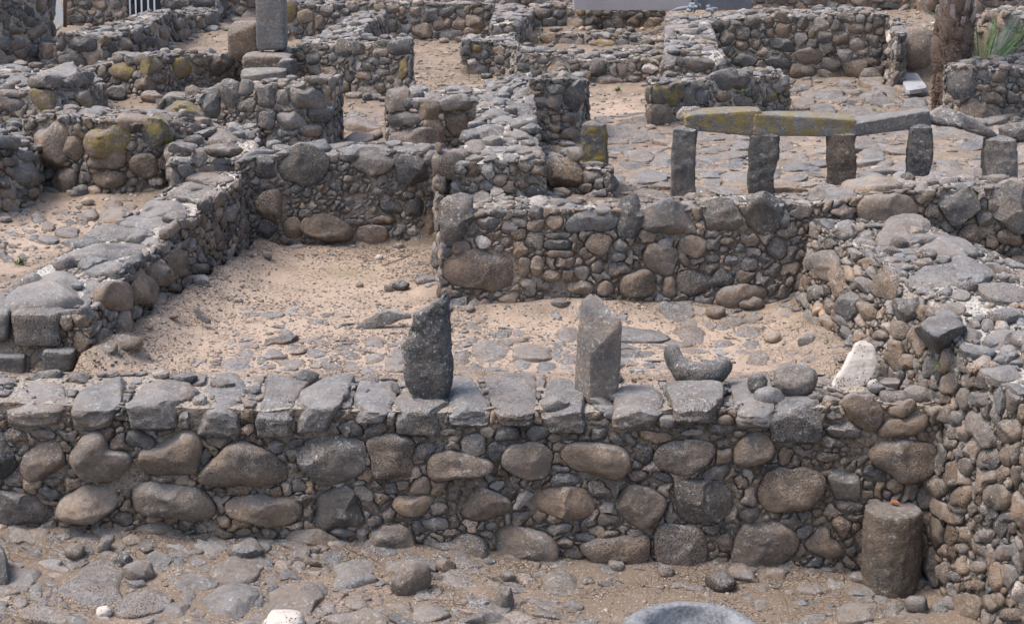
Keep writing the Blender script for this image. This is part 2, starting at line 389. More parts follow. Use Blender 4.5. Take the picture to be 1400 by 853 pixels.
def fill_patch(bag, pt, traced=(), sizes=((0.12, 2, 0), (0.06, 4, 0)), res=0.014, gap=0.006, prot=0.3, pmax=0.07, over=0.12,
               brown=0.4, ang=0.45, k=2.8, flat=1.0, block=(), seed=1, tdep=1.0, keep=1.0, cull=True, aniso=1.0, tfill=True, bfun=None):
    r = np.random.default_rng(seed)
    na = int(pt.L / res) + 1; nt_ = int((pt.H + over) / res) + 1
    a0, t0 = 0.0, -over
    ga = a0 + np.arange(na) * res; gt = t0 + np.arange(nt_) * res
    GA, GT = np.meshgrid(ga, gt, indexing='ij'); PP = pt.pos(GA.ravel(), GT.ravel()).reshape(na, nt_, 3)
    PP = PP + wob(PP, pt.wamp); PX, PY = proj(PP)
    _, nn, _, _ = pt.frame(np.array([pt.L / 2]), np.array([pt.H / 2]))
    free = (GT >= 0) & (GT <= pt.H)
    free &= (PX > -40) & (PX < 1440) & (PY > -60) & (PY < 910)
    stones = []
    for poly, tone in traced:
        if max(q[0] for q in poly) < -40: continue
        xs_ = [q[0] for q in poly]; ys_ = [q[1] for q in poly]
        bb = (PX > min(xs_)) & (PX < max(xs_)) & (PY > min(ys_)) & (PY < max(ys_)); m = np.zeros(PX.shape, bool)
        m[bb] = inpoly(PX[bb], PY[bb], poly); n = m.sum()
        if n < 6: continue
        area = 0.5 * abs(sum(poly[i - 1][0] * poly[i][1] - poly[i][0] * poly[i - 1][1] for i in range(len(poly))))
        free &= ~m
        ca, ct = GA[m].mean(), GT[m].mean(); i0 = int(round((ca - a0) / res)); j0 = int(round((ct - t0) / res))
        if not m[min(i0, na - 1), min(j0, nt_ - 1)]:
            continue
        stones.append((ca, ct, radial(m, a0, t0, res, ca, ct, gap * 0.5), tone, True))
    for poly in block: free &= ~inpoly(PX, PY, poly)
    if tfill:
        sd_ = seeds_for(free, a0, t0, res, sizes, r)
        if len(sd_):
            wq = 0.03 * vnoise(np.stack([GA * 14, GT * 14, GA * 0 + seed], -1), 5); best = np.full(free.shape, 0.95); L = np.full(free.shape, -1)
            win = []
            for i, (x, t, sz) in enumerate(sd_):
                w_ = sz * max(1, aniso) * 1.5 + 0.04
                i0, i1 = max(0, int((x - w_ - a0) / res)), int((x + w_ - a0) / res) + 2; j0, j1 = max(0, int((t - w_ - t0) / res)), int((t + w_ - t0) / res) + 2
                sl = (slice(i0, i1), slice(j0, j1)); win.append(sl)
                an = r.normal(0, 0.38); as_ = aniso * r.uniform(0.85, 1.55); ux, ut = GA[sl] + wq[sl] - x, GT[sl] - wq[sl] - t
                d = np.hypot((ux * math.cos(an) + ut * math.sin(an)) / as_, (ut * math.cos(an) - ux * math.sin(an)) * as_ ** 0.3) / sz
                m = (d < best[sl]) & free[sl]; best[sl][m] = d[m]; L[sl][m] = i
            for i, (x, t, sz) in enumerate(sd_):
                if r.random() > keep: continue
                sl = win[i]; mi = L[sl] == i
                if mi.sum() < 5: continue
                ga_, gt_ = GA[sl], GT[sl]; ca, ct = ga_[mi].mean(), gt_[mi].mean()
                ii, jj = int(round((ca - ga_[0, 0]) / res)), int(round((ct - gt_[0, 0]) / res))
                if not mi[ii, jj]: ca, ct = x, t
                stones.append((ca, ct, radial(mi, ga_[0, 0], gt_[0, 0], res, ca, ct, gap * r.uniform(0.3, 1.3)), None, False))
    for (ca, ct, rr, tone, tr) in stones:
        sd2 = int(r.integers(1, 1 << 20)); rmean = rr.mean(); rmin = np.sort(rr)[:NDIR // 3].mean()
        c, n, ds, dt = [q[0] for q in pt.frame(np.array([ca]), np.array([ct]))]
        pxm = FPX / max(1.0, c[1] * CP + (CH - c[2]) * SP); dia = 2 * rmean * pxm
        lev = 4 if dia > 42 else (3 if dia > 13 else 2)
        if lev == 2 and dia < 4: continue
        fc = ICO[lev][1]
        ka, kk_ = (ang, k)
        if tone and tone[0] in 'gdl': ka, kk_ = max(ang, 0.75), max(k, 3.4)
        elif tone and tone[0] == 'b': ka, kk_ = ang * 0.9, k
        s_, th, pz_ = pooled(lev, kk_ if rmean > 0.04 else 2.8, ka * r.uniform(0.6, 1.5), r)
        s_ = s_ * (1.06 if tr else 1.04)
        x = th / (2 * np.pi) * NDIR; i0 = np.floor(x).astype(int) % NDIR; f = x - np.floor(x)
        ro = rr[i0] * (1 - f) + rr[(i0 + 1) % NDIR] * f
        la = ca + s_ * ro * np.cos(th); lt = ct + s_ * ro * np.sin(th)
        pr = min(pmax, prot * rmean * 1.3) * r.uniform(0.7, 1.3) * (tdep if tr else 1.0)
        tk = max(pr * 1.15, min(rmin * 0.9, 0.6 * rmean) * flat)
        off = max(pr - tk, -0.25 * tk)
        tl = r.normal(0, 0.10, 2) * (0.6 if tr else 1.0)
        h = off + pz_ * tk + (la - ca) * tl[0] + (lt - ct) * tl[1]
        base = pt.pos(la, lt) + wob(c[None], pt.wamp)
        V = base + n[None] * h[:, None]
        br = brown(c) if callable(brown) else brown
        ti = tint_of(tone, r, br)
        if np.dot(np.cross(ds, dt), n) < 0: fc = fc[:, ::-1]
        bag.add(V, fc, ti)
def sheet(name, pt, parent, res=0.03, tint=(0.2, 0.5, 0, 0), amp=0.012, mat=None, push=-0.004):
    na = max(2, int(pt.L / res) + 1); nb = max(2, int(pt.H / res) + 1)
    a = np.linspace(0, pt.L, na); t = np.linspace(0, pt.H, nb); A_, T_ = np.meshgrid(a, t, indexing='ij')
    p, n, ds, dt = pt.frame(A_.ravel(), T_.ravel()); p = p + wob(p, pt.wamp)
    p = p + np.stack([fbm(p * 16, 3, 3), fbm(p * 16, 7, 3), fbm(p * 16, 9, 3)], -1) * amp
    p = p + np.stack([fbm(p * 5, 13, 2), fbm(p * 5, 17, 2), fbm(p * 5, 19, 2)], -1) * amp * 1.8
    edge = np.minimum(np.minimum(A_, pt.L - A_), np.minimum(T_, pt.H - T_)).ravel()
    p = p + n * (push * np.clip(edge / 0.05, 0, 1))[:, None]
    i = np.arange(na * nb).reshape(na, nb); f = np.stack([i[:-1, :-1], i[1:, :-1], i[1:, 1:], i[:-1, 1:]], -1).reshape(-1, 4)
    if np.dot(np.cross(ds[0], dt[0]), n[0]) < 0: f = f[:, ::-1]
    return p, f, np.tile(np.asarray(tint, np.float32), (len(p), 1))
def joinq(name, parts, mat, parent):
    off = 0; VV, FF, TT = [], [], []
    for p, f, t in parts: VV.append(p); FF.append(f + off); TT.append(t); off += len(p)
    return mk(name, np.concatenate(VV), np.concatenate(FF), mat, np.concatenate(TT), parent)
def pebbles(pos, size, tint, seed=0, flat=0.6):
    """many tiny stones in one array set"""
    r = np.random.default_rng(seed); d, f = ICO[1]; n = len(pos)
    sc = size[:, None] * r.uniform(0.6, 1.3, (n, 3)); sc[:, 2] *= flat
    th = r.uniform(0, 6.28, n); V = d[None] * sc[:, None, :] * (1 + 0.25 * r.normal(size=(n, 12, 1)).clip(-1, 1))
    c, s_ = np.cos(th)[:, None], np.sin(th)[:, None]
    X = V[..., 0] * c - V[..., 1] * s_; Y_ = V[..., 0] * s_ + V[..., 1] * c
    V = np.stack([X, Y_, V[..., 2]], -1) + pos[:, None, :]
    Fc = (f[None] + (np.arange(n) * 12)[:, None, None]).reshape(-1, 3)
    return V.reshape(-1, 3), Fc, np.repeat(tint, 12, axis=0)
def peb_tint(n, r, light=0.3):
    t = np.zeros((n, 4), np.float32); t[:, 0] = r.uniform(0.1, 0.95, n); t[:, 1] = r.lognormal(0.15, 0.4, n).clip(0.5, 3)
    m = r.random(n) < light; t[m, 0] = r.uniform(0.5, 1, m.sum()); t[m, 1] = r.uniform(1.8, 3.6, m.sum()); return t

def block(bag_or_parent, ft, fb, bk, yf, Y, ztop=None, k=7.0, tone='g', seed=0, n=13, rough=0.05, proud=0.0, drop=None, ang=0.35, name='stone', off=(0, 0)):
    """squared stone: ft=(xl,xr,y) front top edge, fb=(xl,xr,y) front bottom edge, bk=(xl,xr,y) back top edge, photo pixels in 4x tile"""
    ox, oy = off; q = lambda x: ox + x / 4; w_ = lambda y: oy + y / 4
    Yf = Y - proud
    A = [P(q(ft[0]), w_(ft[2]), Y=Yf), P(q(ft[1]), w_(ft[2]), Y=Yf)]; B = [P(q(fb[0]), w_(fb[2]), Y=Yf), P(q(fb[1]), w_(fb[2]), Y=Yf)]
    zt = (A[0][2] + A[1][2]) / 2 if ztop is None else ztop
    C = [P(q(bk[0]), w_(bk[2]), z=zt), P(q(bk[1]), w_(bk[2]), z=zt)]
    h = (A[0] - B[0])[2] if drop is None else drop
    D = [C[0] - [0, 0, h], C[1] - [0, 0, h]]
    c8 = np.array([[[B[0], A[0]], [D[0], C[0]]], [[B[1], A[1]], [D[1], C[1]]]])  # [x][y(front,back)][z(bottom,top)]
    return c8block(bag_or_parent, c8, k, tone, seed, n, rough, ang, name)
def c8block(bag, c8, k=7.0, tone='g', seed=0, n=7, rough=0.05, ang=0.35, name='stone', label=None):
    d, f = CUBE[n]; r = np.random.default_rng(seed + 99)
    p = d / (np.abs(d) ** k).sum(1, keepdims=True) ** (1.0 / k)
    for i in range(int(ang * 8)):
        nn = r.normal(size=3); nn[2] = abs(nn[2]); nn /= np.linalg.norm(nn); dd = r.uniform(0.9, 1.25)
        e = np.maximum(0, p @ nn - dd); p = p - np.outer(e * 0.9, nn)
    p = p * [1.10, 1.04, 1.05]; o = r.uniform(0, 99, 3)
    p = p * (1 + rough * fbm(d * 1.3 + o, seed + 3, 3) + rough * 0.5 * fbm(d * 4.5 + o, seed + 5, 3))[:, None]
    u = (p + 1) / 2; x, y, z = u[:, 0], u[:, 1], u[:, 2]
    V = 0
    for i in (0, 1):
        for j in (0, 1):
            for m in (0, 1):
                V = V + ((x if i else 1 - x) * (y if j else 1 - y) * (z if m else 1 - z))[:, None] * c8[i, j, m]
    ti = tint_of(tone, r)
    if isinstance(bag, Bag): bag.add(V, f, ti); return None
    return mk(name, V, f, BAS, ti, bag, crisp=26)

# ------------------------------------------------------------------ ground levels
def step(v, a, w_=0.06): return 1 / (1 + np.exp(-(v - a) / w_ * 3))
def w4line(Y): return -2.83 + (Y - 10.23) * 0.2
def G(x, Y):
    x = np.asarray(x, float); Y = np.asarray(Y, float)
    zf = 0.0 - 0.045 * np.clip(x, -3, 3) + 0.02 * np.clip(9 - Y, 0, 3) * 0
    mid = 0.885 + 0.02 * np.clip(Y - 10, 0, 4)
    up = np.interp(Y, [13, 15, 18, 20, 24, 26, 30, 36, 60, 400], [1.56, 1.58, 1.68, 1.74, 1.95, 2.15, 2.35, 2.5, 3.0, 3.0])
    rt = np.interp(Y, [13, 18, 22, 22.2, 26, 30, 36, 60, 400], [1.55, 1.6, 1.62, 2.30, 2.33, 2.38, 2.5, 3.0, 3.0])
    up = up + (rt - up) * step(x, 2.4, 0.3)
    lf = 1.22 + 0.05 * np.clip(Y - 11, 0, 4)
    upl = up - 0.0
    ysteps = np.where(x > -0.35, 12.35, 14.05)
    z = zf + (mid - zf) * step(Y, 9.7)
    z = z + (up - z) * step(Y, ysteps, 0.08)
    left = step(w4line(Y) - 0.35 - x, 0.0, 0.05) * step(Y, 10.4)
    zl = lf + (upl - lf) * step(Y, 14.9, 0.1)
    z = z * (1 - left) + zl * left
    return z
# reference levels used when a pixel is turned into a point
xs = np.concatenate([[-400, -80, -25, -13], np.arange(-8.5, 8.51, 0.06), [13, 25, 80, 400]])
ys = np.concatenate([[-60, -10, 3], np.arange(6.6, 17, 0.05), np.arange(17, 34, 0.09), [36, 42, 60, 120, 400]])
GX, GY = np.meshgrid(xs, ys, indexing='ij'); pz = G(GX, GY)
q = np.stack([GX, GY, GX * 0], -1)
pz = pz + 0.028 * fbm(q * 1.1, 51, 3) + 0.011 * fbm(q * 7, 52, 3)
# soil banked against the foot of the walls
pz = pz - 0.05 * np.exp(-((GY - 9.15) / 0.35) ** 2) * np.clip(GX * 0.4 + 0.4, 0, 1) + 0.04 * np.exp(-((GY - 11.85) / 0.2) ** 2) * (np.abs(GX - 1) < 1.7)
pz = pz + 0.14 * np.exp(-(np.clip(GX - w4line(GY), 0, 9) / 0.22) ** 2) * (GY > 10.2) * (GY < 13.6) * (GX > w4line(GY) - 0.1)
pz = pz + 0.12 * np.exp(-(np.clip(2.45 - GX, 0, 9) / 0.35) ** 2) * (GY > 10.1) * (GY < 12.2)
def Gz(x, Y):
    i = np.clip(np.searchsorted(xs, x) - 1, 0, len(xs) - 2); j = np.clip(np.searchsorted(ys, Y) - 1, 0, len(ys) - 2)
    fx = (x - xs[i]) / (xs[i + 1] - xs[i]); fy = (Y - ys[j]) / (ys[j + 1] - ys[j])
    return pz[i, j] * (1 - fx) * (1 - fy) + pz[i + 1, j] * fx * (1 - fy) + pz[i, j + 1] * (1 - fx) * fy + pz[i + 1, j + 1] * fx * fy
def onG(px, py):
    """the ground point that shows at a pixel"""
    d = ray(px, py); t = 5.0
    for i in range(900):
        p = np.array([0, 0, CH]) + d * t
        if p[2] < Gz(p[0], p[1]): break
        t += 0.03
    return p
V = np.stack([GX, GY, pz], -1).reshape(-1, 3); i = np.arange(V.shape[0]).reshape(GX.shape)
Fq = np.stack([i[:-1, :-1], i[1:, :-1], i[1:, 1:], i[:-1, 1:]], -1).reshape(-1, 4)
tg = np.zeros((len(V), 4), np.float32); gx, gy = V[:, 0], V[:, 1]
mid_ = (gy > 9.8) & (gy < 13.9)
tg[:, 0] = np.where(gy < 9.8, 0.16, np.where(mid_, 0.92, 0.30))
tg[:, 0] = np.where((gx < w4line(gy) - 0.3) & (gy > 10) & (gy < 14.8), 0.72, tg[:, 0])
tg[:, 0] = np.where((gy > 12.6) & (gx > -0.3), 0.36, tg[:, 0])
cxy = P(860, 160, z=1.66); tg[:, 0] = np.maximum(tg[:, 0], 0.95 * np.exp(-((gx - cxy[0]) / 0.7) ** 2 - ((gy - cxy[1]) / 1.8) ** 2))
tg[:, 0] = np.where(gy > 21.5, 0.30, tg[:, 0])
tg[:, 1] = np.where(mid_ | (gy < 9.3), 1.0, 0.15)
pp_ = P(478, 374, z=0.95); tg[:, 2] = 0.9 * np.exp(-((gx - pp_[0]) / 0.22) ** 2 - ((gy - pp_[1]) / 0.22) ** 2)
BANK = []

# ------------------------------------------------------------------ wall builder
def wall(label, A, B, traced=(), ttop=(), sizes=((0.16, 3, 0), (0.07, 6, 0)), tsizes=((0.2, 2, 0), (0.07, 5, 0)), brown=0.4, tbrown=0.25, seed=1, res=0.016,
         tlight=0.65, flight=0.15, ends=(1, 1), over=0.14, prot=0.3, pmax=0.07, blocks=(), top_keep=0.85, keep=0.97, ang=0.45, zb=None, batter=0.05,
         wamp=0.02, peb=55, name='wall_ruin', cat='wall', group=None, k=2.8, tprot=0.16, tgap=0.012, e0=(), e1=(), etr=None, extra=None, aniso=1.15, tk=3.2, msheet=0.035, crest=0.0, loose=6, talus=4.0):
    A = np.asarray(A, float).copy(); B = np.asarray(B, float).copy()
    if crest:
        n_ = max(3, int(np.linalg.norm(A[-1] - A[0]) / 0.35) + 1); u_ = np.linspace(0, 1, n_)
        A, B = resample(A, u_), resample(B, u_)
        for q_, o_ in ((A, 0), (B, 9)):
            jz = vnoise(np.stack([np.arange(n_) * 0.83 + seed, np.arange(n_) * 0 + o_ * .3, np.arange(n_) * 0], -1), 71) * crest
            q_[:, 2] += jz; q_[:, 1] += vnoise(np.stack([np.arange(n_) * 0.9 + seed, np.arange(n_) * 0 + 4.5 + o_, np.arange(n_) * 0], -1), 72) * crest * 0.8
    c = (A.mean(0) + B.mean(0)) / 2
    g = [Gz(c[0], c[1])] if zb is None else [float(np.min(zb))]
    root = thing(name, label, cat, (c[0], c[1], g[0]), group)
    bag = Bag(root)
    def foot(Q, O):
        o = (Q - O) * [1, 1, 0]; o /= np.linalg.norm(o, axis=1, keepdims=True) + 1e-9
        D = Q + o * (batter if np.ndim(batter) == 0 else np.interp(np.linspace(0, 1, len(Q)), np.linspace(0, 1, len(batter)), batter)[:, None])
        zv = None if zb is None else (np.full(len(Q), zb) if np.ndim(zb) == 0 else np.interp(np.linspace(0, 1, len(Q)), np.linspace(0, 1, len(zb)), zb))
        for i in range(len(D)):
            zz = zv[i] if zb is not None else min(Gz(Q[i, 0] + o[i, 0] * 0.25, Q[i, 1] + o[i, 1] * 0.25), Q[i, 2] - 0.1)
            D[i, 2] = zz - 0.06
        return D
    fA, fB = foot(A, B), foot(B, A)
    ring = np.vstack([fA, fB[::-1], fA[:1]]); BANK.append(ring[:, :2])
    out = (A - B).mean(0) * [1, 1, 0]; up = np.array([0, 0, 1.0])
    d0 = A[0] - A[1]; d1 = A[-1] - A[-2]
    PA = Patch(A, fA, out, wamp); PB = Patch(B, fB, -out, wamp); PT = Patch(A, B, up, wamp)
    P0 = Patch([A[0], B[0]], [fA[0], fB[0]], d0, wamp); P1 = Patch([A[-1], B[-1]], [fA[-1], fB[-1]], d1, wamp)
    on = lambda Q, O: (lambda o: o / (np.linalg.norm(o, axis=1, keepdims=True) + 1e-9))((Q - O) * [1, 1, 0])
    e0_ = (A[0] - A[1]) * [1, 1, 0]; e0_ /= np.linalg.norm(e0_) + 1e-9; e1_ = (A[-1] - A[-2]) * [1, 1, 0]; e1_ /= np.linalg.norm(e1_) + 1e-9
    def inset(Q, O, dz_):
        q_ = Q - on(Q, O) * 0.022 + [0, 0, -dz_]; q_[0] -= e0_ * 0.02; q_[-1] -= e1_ * 0.02; return q_
    iA, iB, jA, jB = inset(A, B, 0.014), inset(B, A, 0.014), inset(fA, B, 0), inset(fB, A, 0)
    QA = Patch(iA, jA, out, wamp); QB = Patch(iB, jB, -out, wamp); QT = Patch(iA, iB, up, wamp)
    Q0 = Patch([iA[0], iB[0]], [jA[0], jB[0]], d0, wamp); Q1 = Patch([iA[-1], iB[-1]], [jA[-1], jB[-1]], d1, wamp)
    sh = []
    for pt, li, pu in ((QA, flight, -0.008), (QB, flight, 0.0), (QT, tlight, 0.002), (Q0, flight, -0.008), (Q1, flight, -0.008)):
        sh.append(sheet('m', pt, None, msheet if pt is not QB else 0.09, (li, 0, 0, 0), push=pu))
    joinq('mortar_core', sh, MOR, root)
    kw = dict(prot=prot, pmax=pmax, ang=ang, k=k, res=res, keep=keep, aniso=aniso)
    fill_patch(bag, PA, traced, sizes, brown=brown, seed=seed, over=over, block=blocks, **kw)
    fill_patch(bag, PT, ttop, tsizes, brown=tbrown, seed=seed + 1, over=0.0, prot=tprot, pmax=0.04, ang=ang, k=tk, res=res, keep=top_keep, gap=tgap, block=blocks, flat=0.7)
    if ends[0]: fill_patch(bag, P0, e0, sizes, brown=brown, seed=seed + 2, over=0.0 if not len(e0) else over, block=blocks, **kw)
    if ends[1]: fill_patch(bag, P1, e1, sizes, brown=brown, seed=seed + 3, over=0.0 if not len(e1) else over, block=blocks, **kw)
    if extra: extra(bag, root)
    rl = np.random.default_rng(seed + 77); d3, f3 = ICO[3]
    for i in range(int(loose * PT.L * PT.H)):          # loose stones left lying on the crest
        a_, t_ = rl.uniform(0.03, PT.L - 0.03), rl.uniform(0.05, PT.H - 0.03); p_ = PT.pos(np.array([a_]), np.array([t_]))[0]
        sz = rl.uniform(0.03, 0.085); s3, th3, z3 = pooled(3, 2.8, rl.uniform(0.2, 0.9), rl)
        v = np.stack([s3 * np.cos(th3) * rl.uniform(0.8, 1.3), s3 * np.sin(th3), z3 * rl.uniform(0.5, 0.8)], -1) * sz
        bag.add(v + p_ + wob(p_[None], wamp) + [0, 0, sz * 0.35], f3, tint_of(None, rl, tbrown))
    o_ = on(A, B)
    for i in range(int(talus * PA.L)):                 # stones fallen to the wall foot
        f_ = rl.uniform(0, len(A) - 1.001); j = int(f_); f_ -= j; q_ = fA[j] * (1 - f_) + fA[j + 1] * f_ + o_[j] * abs(rl.normal(0.02, 0.13))
        sz = rl.uniform(0.025, 0.075) * (1.0 if rl.random() > 0.15 else 1.5); s3, th3, z3 = pooled(3, 2.8, rl.uniform(0.2, 0.9), rl)
        v = np.stack([s3 * np.cos(th3) * rl.uniform(0.8, 1.3), s3 * np.sin(th3), z3 * rl.uniform(0.5, 0.8)], -1) * sz
        bag.add(v + [q_[0], q_[1], Gz(q_[0], q_[1]) + 0.03 + sz * 0.2], f3, tint_of(None, rl, brown))
    if peb:
        r = np.random.default_rng(seed + 5); n = int(peb * PT.L * PT.H)
        a = r.uniform(0, PT.L, n); t = r.uniform(0, PT.H, n); p = PT.pos(a, t); p = p + wob(p, wamp); p[:, 2] += 0.004
        V_, F_, T_ = pebbles(p, r.lognormal(-4.5, 0.4, n).clip(0.005, 0.03), peb_tint(n, r, 0.25), seed)
        o = mk('pebbles', V_, F_, BAS, T_, root); o['kind'] = 'stuff'
    bag.flush()
    return root, PA, PT, bag

# ================================================================== FRONT WALL
YF = 9.30
A0, B0, C0, D0 = (0, 490), (350, 490), (700, 490), (1050, 490)
E0, F0, G0, H0 = (0, 640), (350, 640), (700, 640), (1050, 640)
fw = []
fw += T(*A0, ('d', 20,390,40,470,85,560,95,600,60,650,0,665,-60,640,-60,420), ('g', 20,390,90,390,150,420,160,455,80,475,30,430), ('g', 165,400,260,372,300,410,290,440,180,435),
  ('b', 105,580,190,470,290,440,340,500,370,560,320,650,180,665,130,645), ('g', 90,520,130,470,165,480,150,520,110,532), ('tL', 325,460,350,445,395,490,375,520,345,515),
  ('b', 300,370,350,400,420,400,415,455,370,460,330,430), ('b', 385,530,400,480,450,430,540,400,600,440,590,490,700,520,720,560,680,630,640,660,480,665,430,640,400,580),
  ('b', 750,520,860,450,890,420,1010,400,1080,440,1110,490,1090,580,1060,620,960,650,850,650,800,620,765,580), ('b', 1090,640,1130,580,1240,480,1330,450,1400,465,1540,560,1590,600,1585,680,1500,690,1300,690,1130,680),
  ('b', 540,390,620,370,630,430,570,460,545,430), ('dL', 680,440,700,400,760,390,840,430,860,460,820,495,760,480,700,480),
  ('b', 1110,440,1200,430,1285,440,1280,470,1200,490,1140,470), ('g', 845,400,920,385,960,395,940,410,870,428), ('g', 1290,420,1345,410,1350,435,1310,450), ('g', 1085,540,1110,500,1130,480,1155,520,1150,560,1110,588))
fw += T(*E0, ('gb', 0,120,70,120,200,170,290,210,310,250,270,290,190,315,80,305,-60,285,-60,140), ('t', 325,200,340,150,430,110,480,85,620,100,640,160,640,200,600,250,540,280,440,295,350,270,320,240),
  ('g', 200,110,260,100,320,130,328,160,290,180,230,170,200,140), ('b', 715,150,730,110,800,75,980,90,1080,110,1170,180,1190,230,1160,265,1050,275,850,250,760,240,720,200),
  ('b', 1225,200,1270,155,1400,145,1560,150,1600,160,1640,200,1650,260,1610,300,1500,315,1380,300,1280,260), ('g', 625,250,660,235,730,250,730,290,700,315,650,310,630,280),
  ('b', 720,330,820,300,880,290,950,320,955,360,910,385,860,390,800,375,730,355), ('t', 800,260,850,250,910,275,850,305,800,290), ('b', 550,305,600,285,625,310,620,345,580,350,550,330),
  ('t', 1180,280,1210,255,1265,275,1265,310,1230,330,1185,310), ('b', 415,320,480,305,495,325,450,345,415,340), ('b', 490,350,560,335,610,360,600,400,540,420,490,400), ('b', 1060,370,1120,355,1190,380,1180,420,1090,425,1045,400),
  ('b', 40,365,150,350,300,370,310,405,200,420,60,410), ('b', 625,180,650,145,690,160,660,210,630,215), ('b', 1170,360,1180,320,1240,340,1280,360,1270,385,1200,385), ('b', 1280,340,1350,320,1385,345,1370,365,1300,372),
  ('b', 1145,110,1190,100,1245,120,1240,145,1190,125,1150,125))
fw += T(*B0, ('gbL', 240,580,250,520,270,430,400,420,560,430,605,450,600,510,570,540,580,600,550,650,460,680,340,685,280,640), ('b', 610,470,640,440,740,400,800,430,868,460,855,560,850,640,760,665,650,660,630,560),
  ('d', 440,370,520,330,580,370,580,430,480,425), ('g', 590,390,650,350,690,345,720,390,650,440,600,430), ('b', 930,560,960,525,1080,500,1150,520,1330,580,1320,620,1180,640,1100,650,980,670,945,640),
  ('lL', 1110,460,1150,420,1200,400,1260,440,1255,510,1210,540,1130,520), ('d', 1295,430,1310,400,1380,360,1440,390,1450,440,1390,460,1310,450), ('d', 1265,480,1290,450,1380,480,1385,520,1340,570,1290,565,1265,530),
  ('g', 860,500,890,470,990,470,990,500,930,545,880,560), ('d', 990,410,1060,380,1145,395,1100,420,1010,425), ('d', 160,470,200,440,265,440,260,480,190,490), ('b', 155,500,235,495,235,540,205,572,170,550),
  ('g', 60,460,110,445,150,460,140,520,100,525,60,490), ('to', 840,740,850,680,890,640,940,640,960,700,950,740), ('g', 700,680,760,675,780,730,720,745,700,720), ('b', 760,670,840,665,835,710,780,725))
fw += T(*F0, ('d', 320,320,330,180,400,120,490,90,530,130,590,260,590,310,450,325), ('t', 740,190,770,150,860,135,980,160,985,190,940,240,870,268,790,250,755,220), ('bt', 1105,240,1120,160,1180,110,1230,100,1340,140,1390,180,1380,230,1300,280,1230,290,1140,270),
  ('b', 155,400,200,340,330,330,440,370,500,430,460,490,360,510,220,490,170,450), ('b', 610,390,620,340,700,310,790,300,850,350,880,410,860,470,740,475,640,450), ('b', 935,450,1000,420,1060,400,1090,370,1200,360,1270,400,1275,500,1230,550,1130,580,990,570,940,520),
  ('b', 1295,400,1300,340,1400,310,1480,320,1560,350,1600,380,1670,450,1665,480,1590,520,1500,545,1400,535,1340,500), ('g', 180,150,240,145,340,130,335,160,210,210,185,190), ('b', 255,230,290,195,320,230,300,270,260,265),
  ('g', 405,330,470,325,540,345,545,370,470,388,420,370), ('g', 530,120,590,95,640,130,650,200,700,210,650,250,600,230,560,170), ('g', 600,290,640,255,690,270,690,310,620,320), ('b', 690,240,730,200,765,240,750,290,700,290),
  ('g', 840,290,880,275,930,340,880,370,850,330), ('l', 895,300,960,270,1050,270,1050,330,940,345,910,330), ('b', 1050,270,1080,245,1115,280,1110,320,1060,335), ('g', 910,400,940,370,990,385,1010,430,960,445,920,430),
  ('gL', 960,200,1000,180,1055,200,1050,250,970,270,945,240), ('b', 45,110,140,100,150,140,110,160,50,145), ('g', 190,70,240,55,280,100,270,125,200,130), ('g', 320,90,410,90,415,110,370,130,320,115), ('g', 510,90,560,60,610,70,600,95,530,105),
  ('g', 615,80,650,65,690,100,690,130,640,110), ('b', 640,130,700,135,740,160,700,195,650,195), ('l', 550,340,590,315,620,340,600,400,570,410,545,380), ('g', 125,350,155,320,190,340,180,385,140,380), ('b', 20,340,60,320,120,350,110,390,50,390),
  ('g', 1245,310,1300,290,1330,310,1290,345,1260,340), ('b', 1060,195,1080,180,1105,200,1100,240,1070,235))
fw += T(*C0, ('b', 0,470,60,460,180,470,230,520,205,610,180,650,110,665,30,640,-60,600,-50,520), ('b', 270,510,330,460,420,450,600,480,645,520,635,600,590,650,500,662,400,650,350,610,290,560), ('b', 780,520,800,480,900,450,1000,440,1100,470,1115,520,1060,590,980,625,890,625,800,590),
  ('g', 75,400,100,370,190,370,212,400,190,440,110,460), ('t', 690,420,720,390,790,400,905,420,880,450,780,470,700,450), ('g', 530,420,560,390,600,430,610,470,575,485,540,460), ('g', 610,410,650,410,680,460,650,490,620,460),
  ('d', 660,490,700,460,775,490,770,560,730,585,680,550), ('g', 1050,380,1130,360,1230,370,1225,400,1130,418,1070,405), ('bl', 1110,340,1160,300,1225,330,1220,370,1150,375), ('b', 1210,470,1260,430,1350,400,1400,420,1440,500,1430,550,1330,580,1280,598,1210,560),
  ('g', 1105,460,1150,430,1200,450,1195,480,1130,490), ('b', 1120,500,1200,490,1215,540,1190,570,1110,580), ('g', 1035,630,1100,590,1180,580,1190,620,1160,660,1090,672,1050,655), ('g', 205,660,230,630,300,620,375,650,375,680,310,705,230,700),
  ('g', 210,600,230,575,310,590,320,620,240,625), ('b', 190,430,230,400,280,430,260,460,210,460), ('b', 215,480,250,450,295,470,290,500,240,512), ('g', 630,630,670,610,750,620,745,660,700,685,650,670), ('d', 760,630,800,610,880,645,870,680,820,680,765,650),
  ('g', 640,580,680,555,720,580,715,605,650,605), ('d', 430,390,530,375,525,420,500,450,430,445), ('g', 430,340,530,330,530,370,440,375), ('l', 915,400,1000,380,1055,395,1050,420,930,425), ('b', 840,390,900,375,960,385,950,400,870,405), ('b', 290,420,340,405,380,420,340,445,300,440), ('b', 1210,650,1250,630,1300,670,1290,710,1240,715))
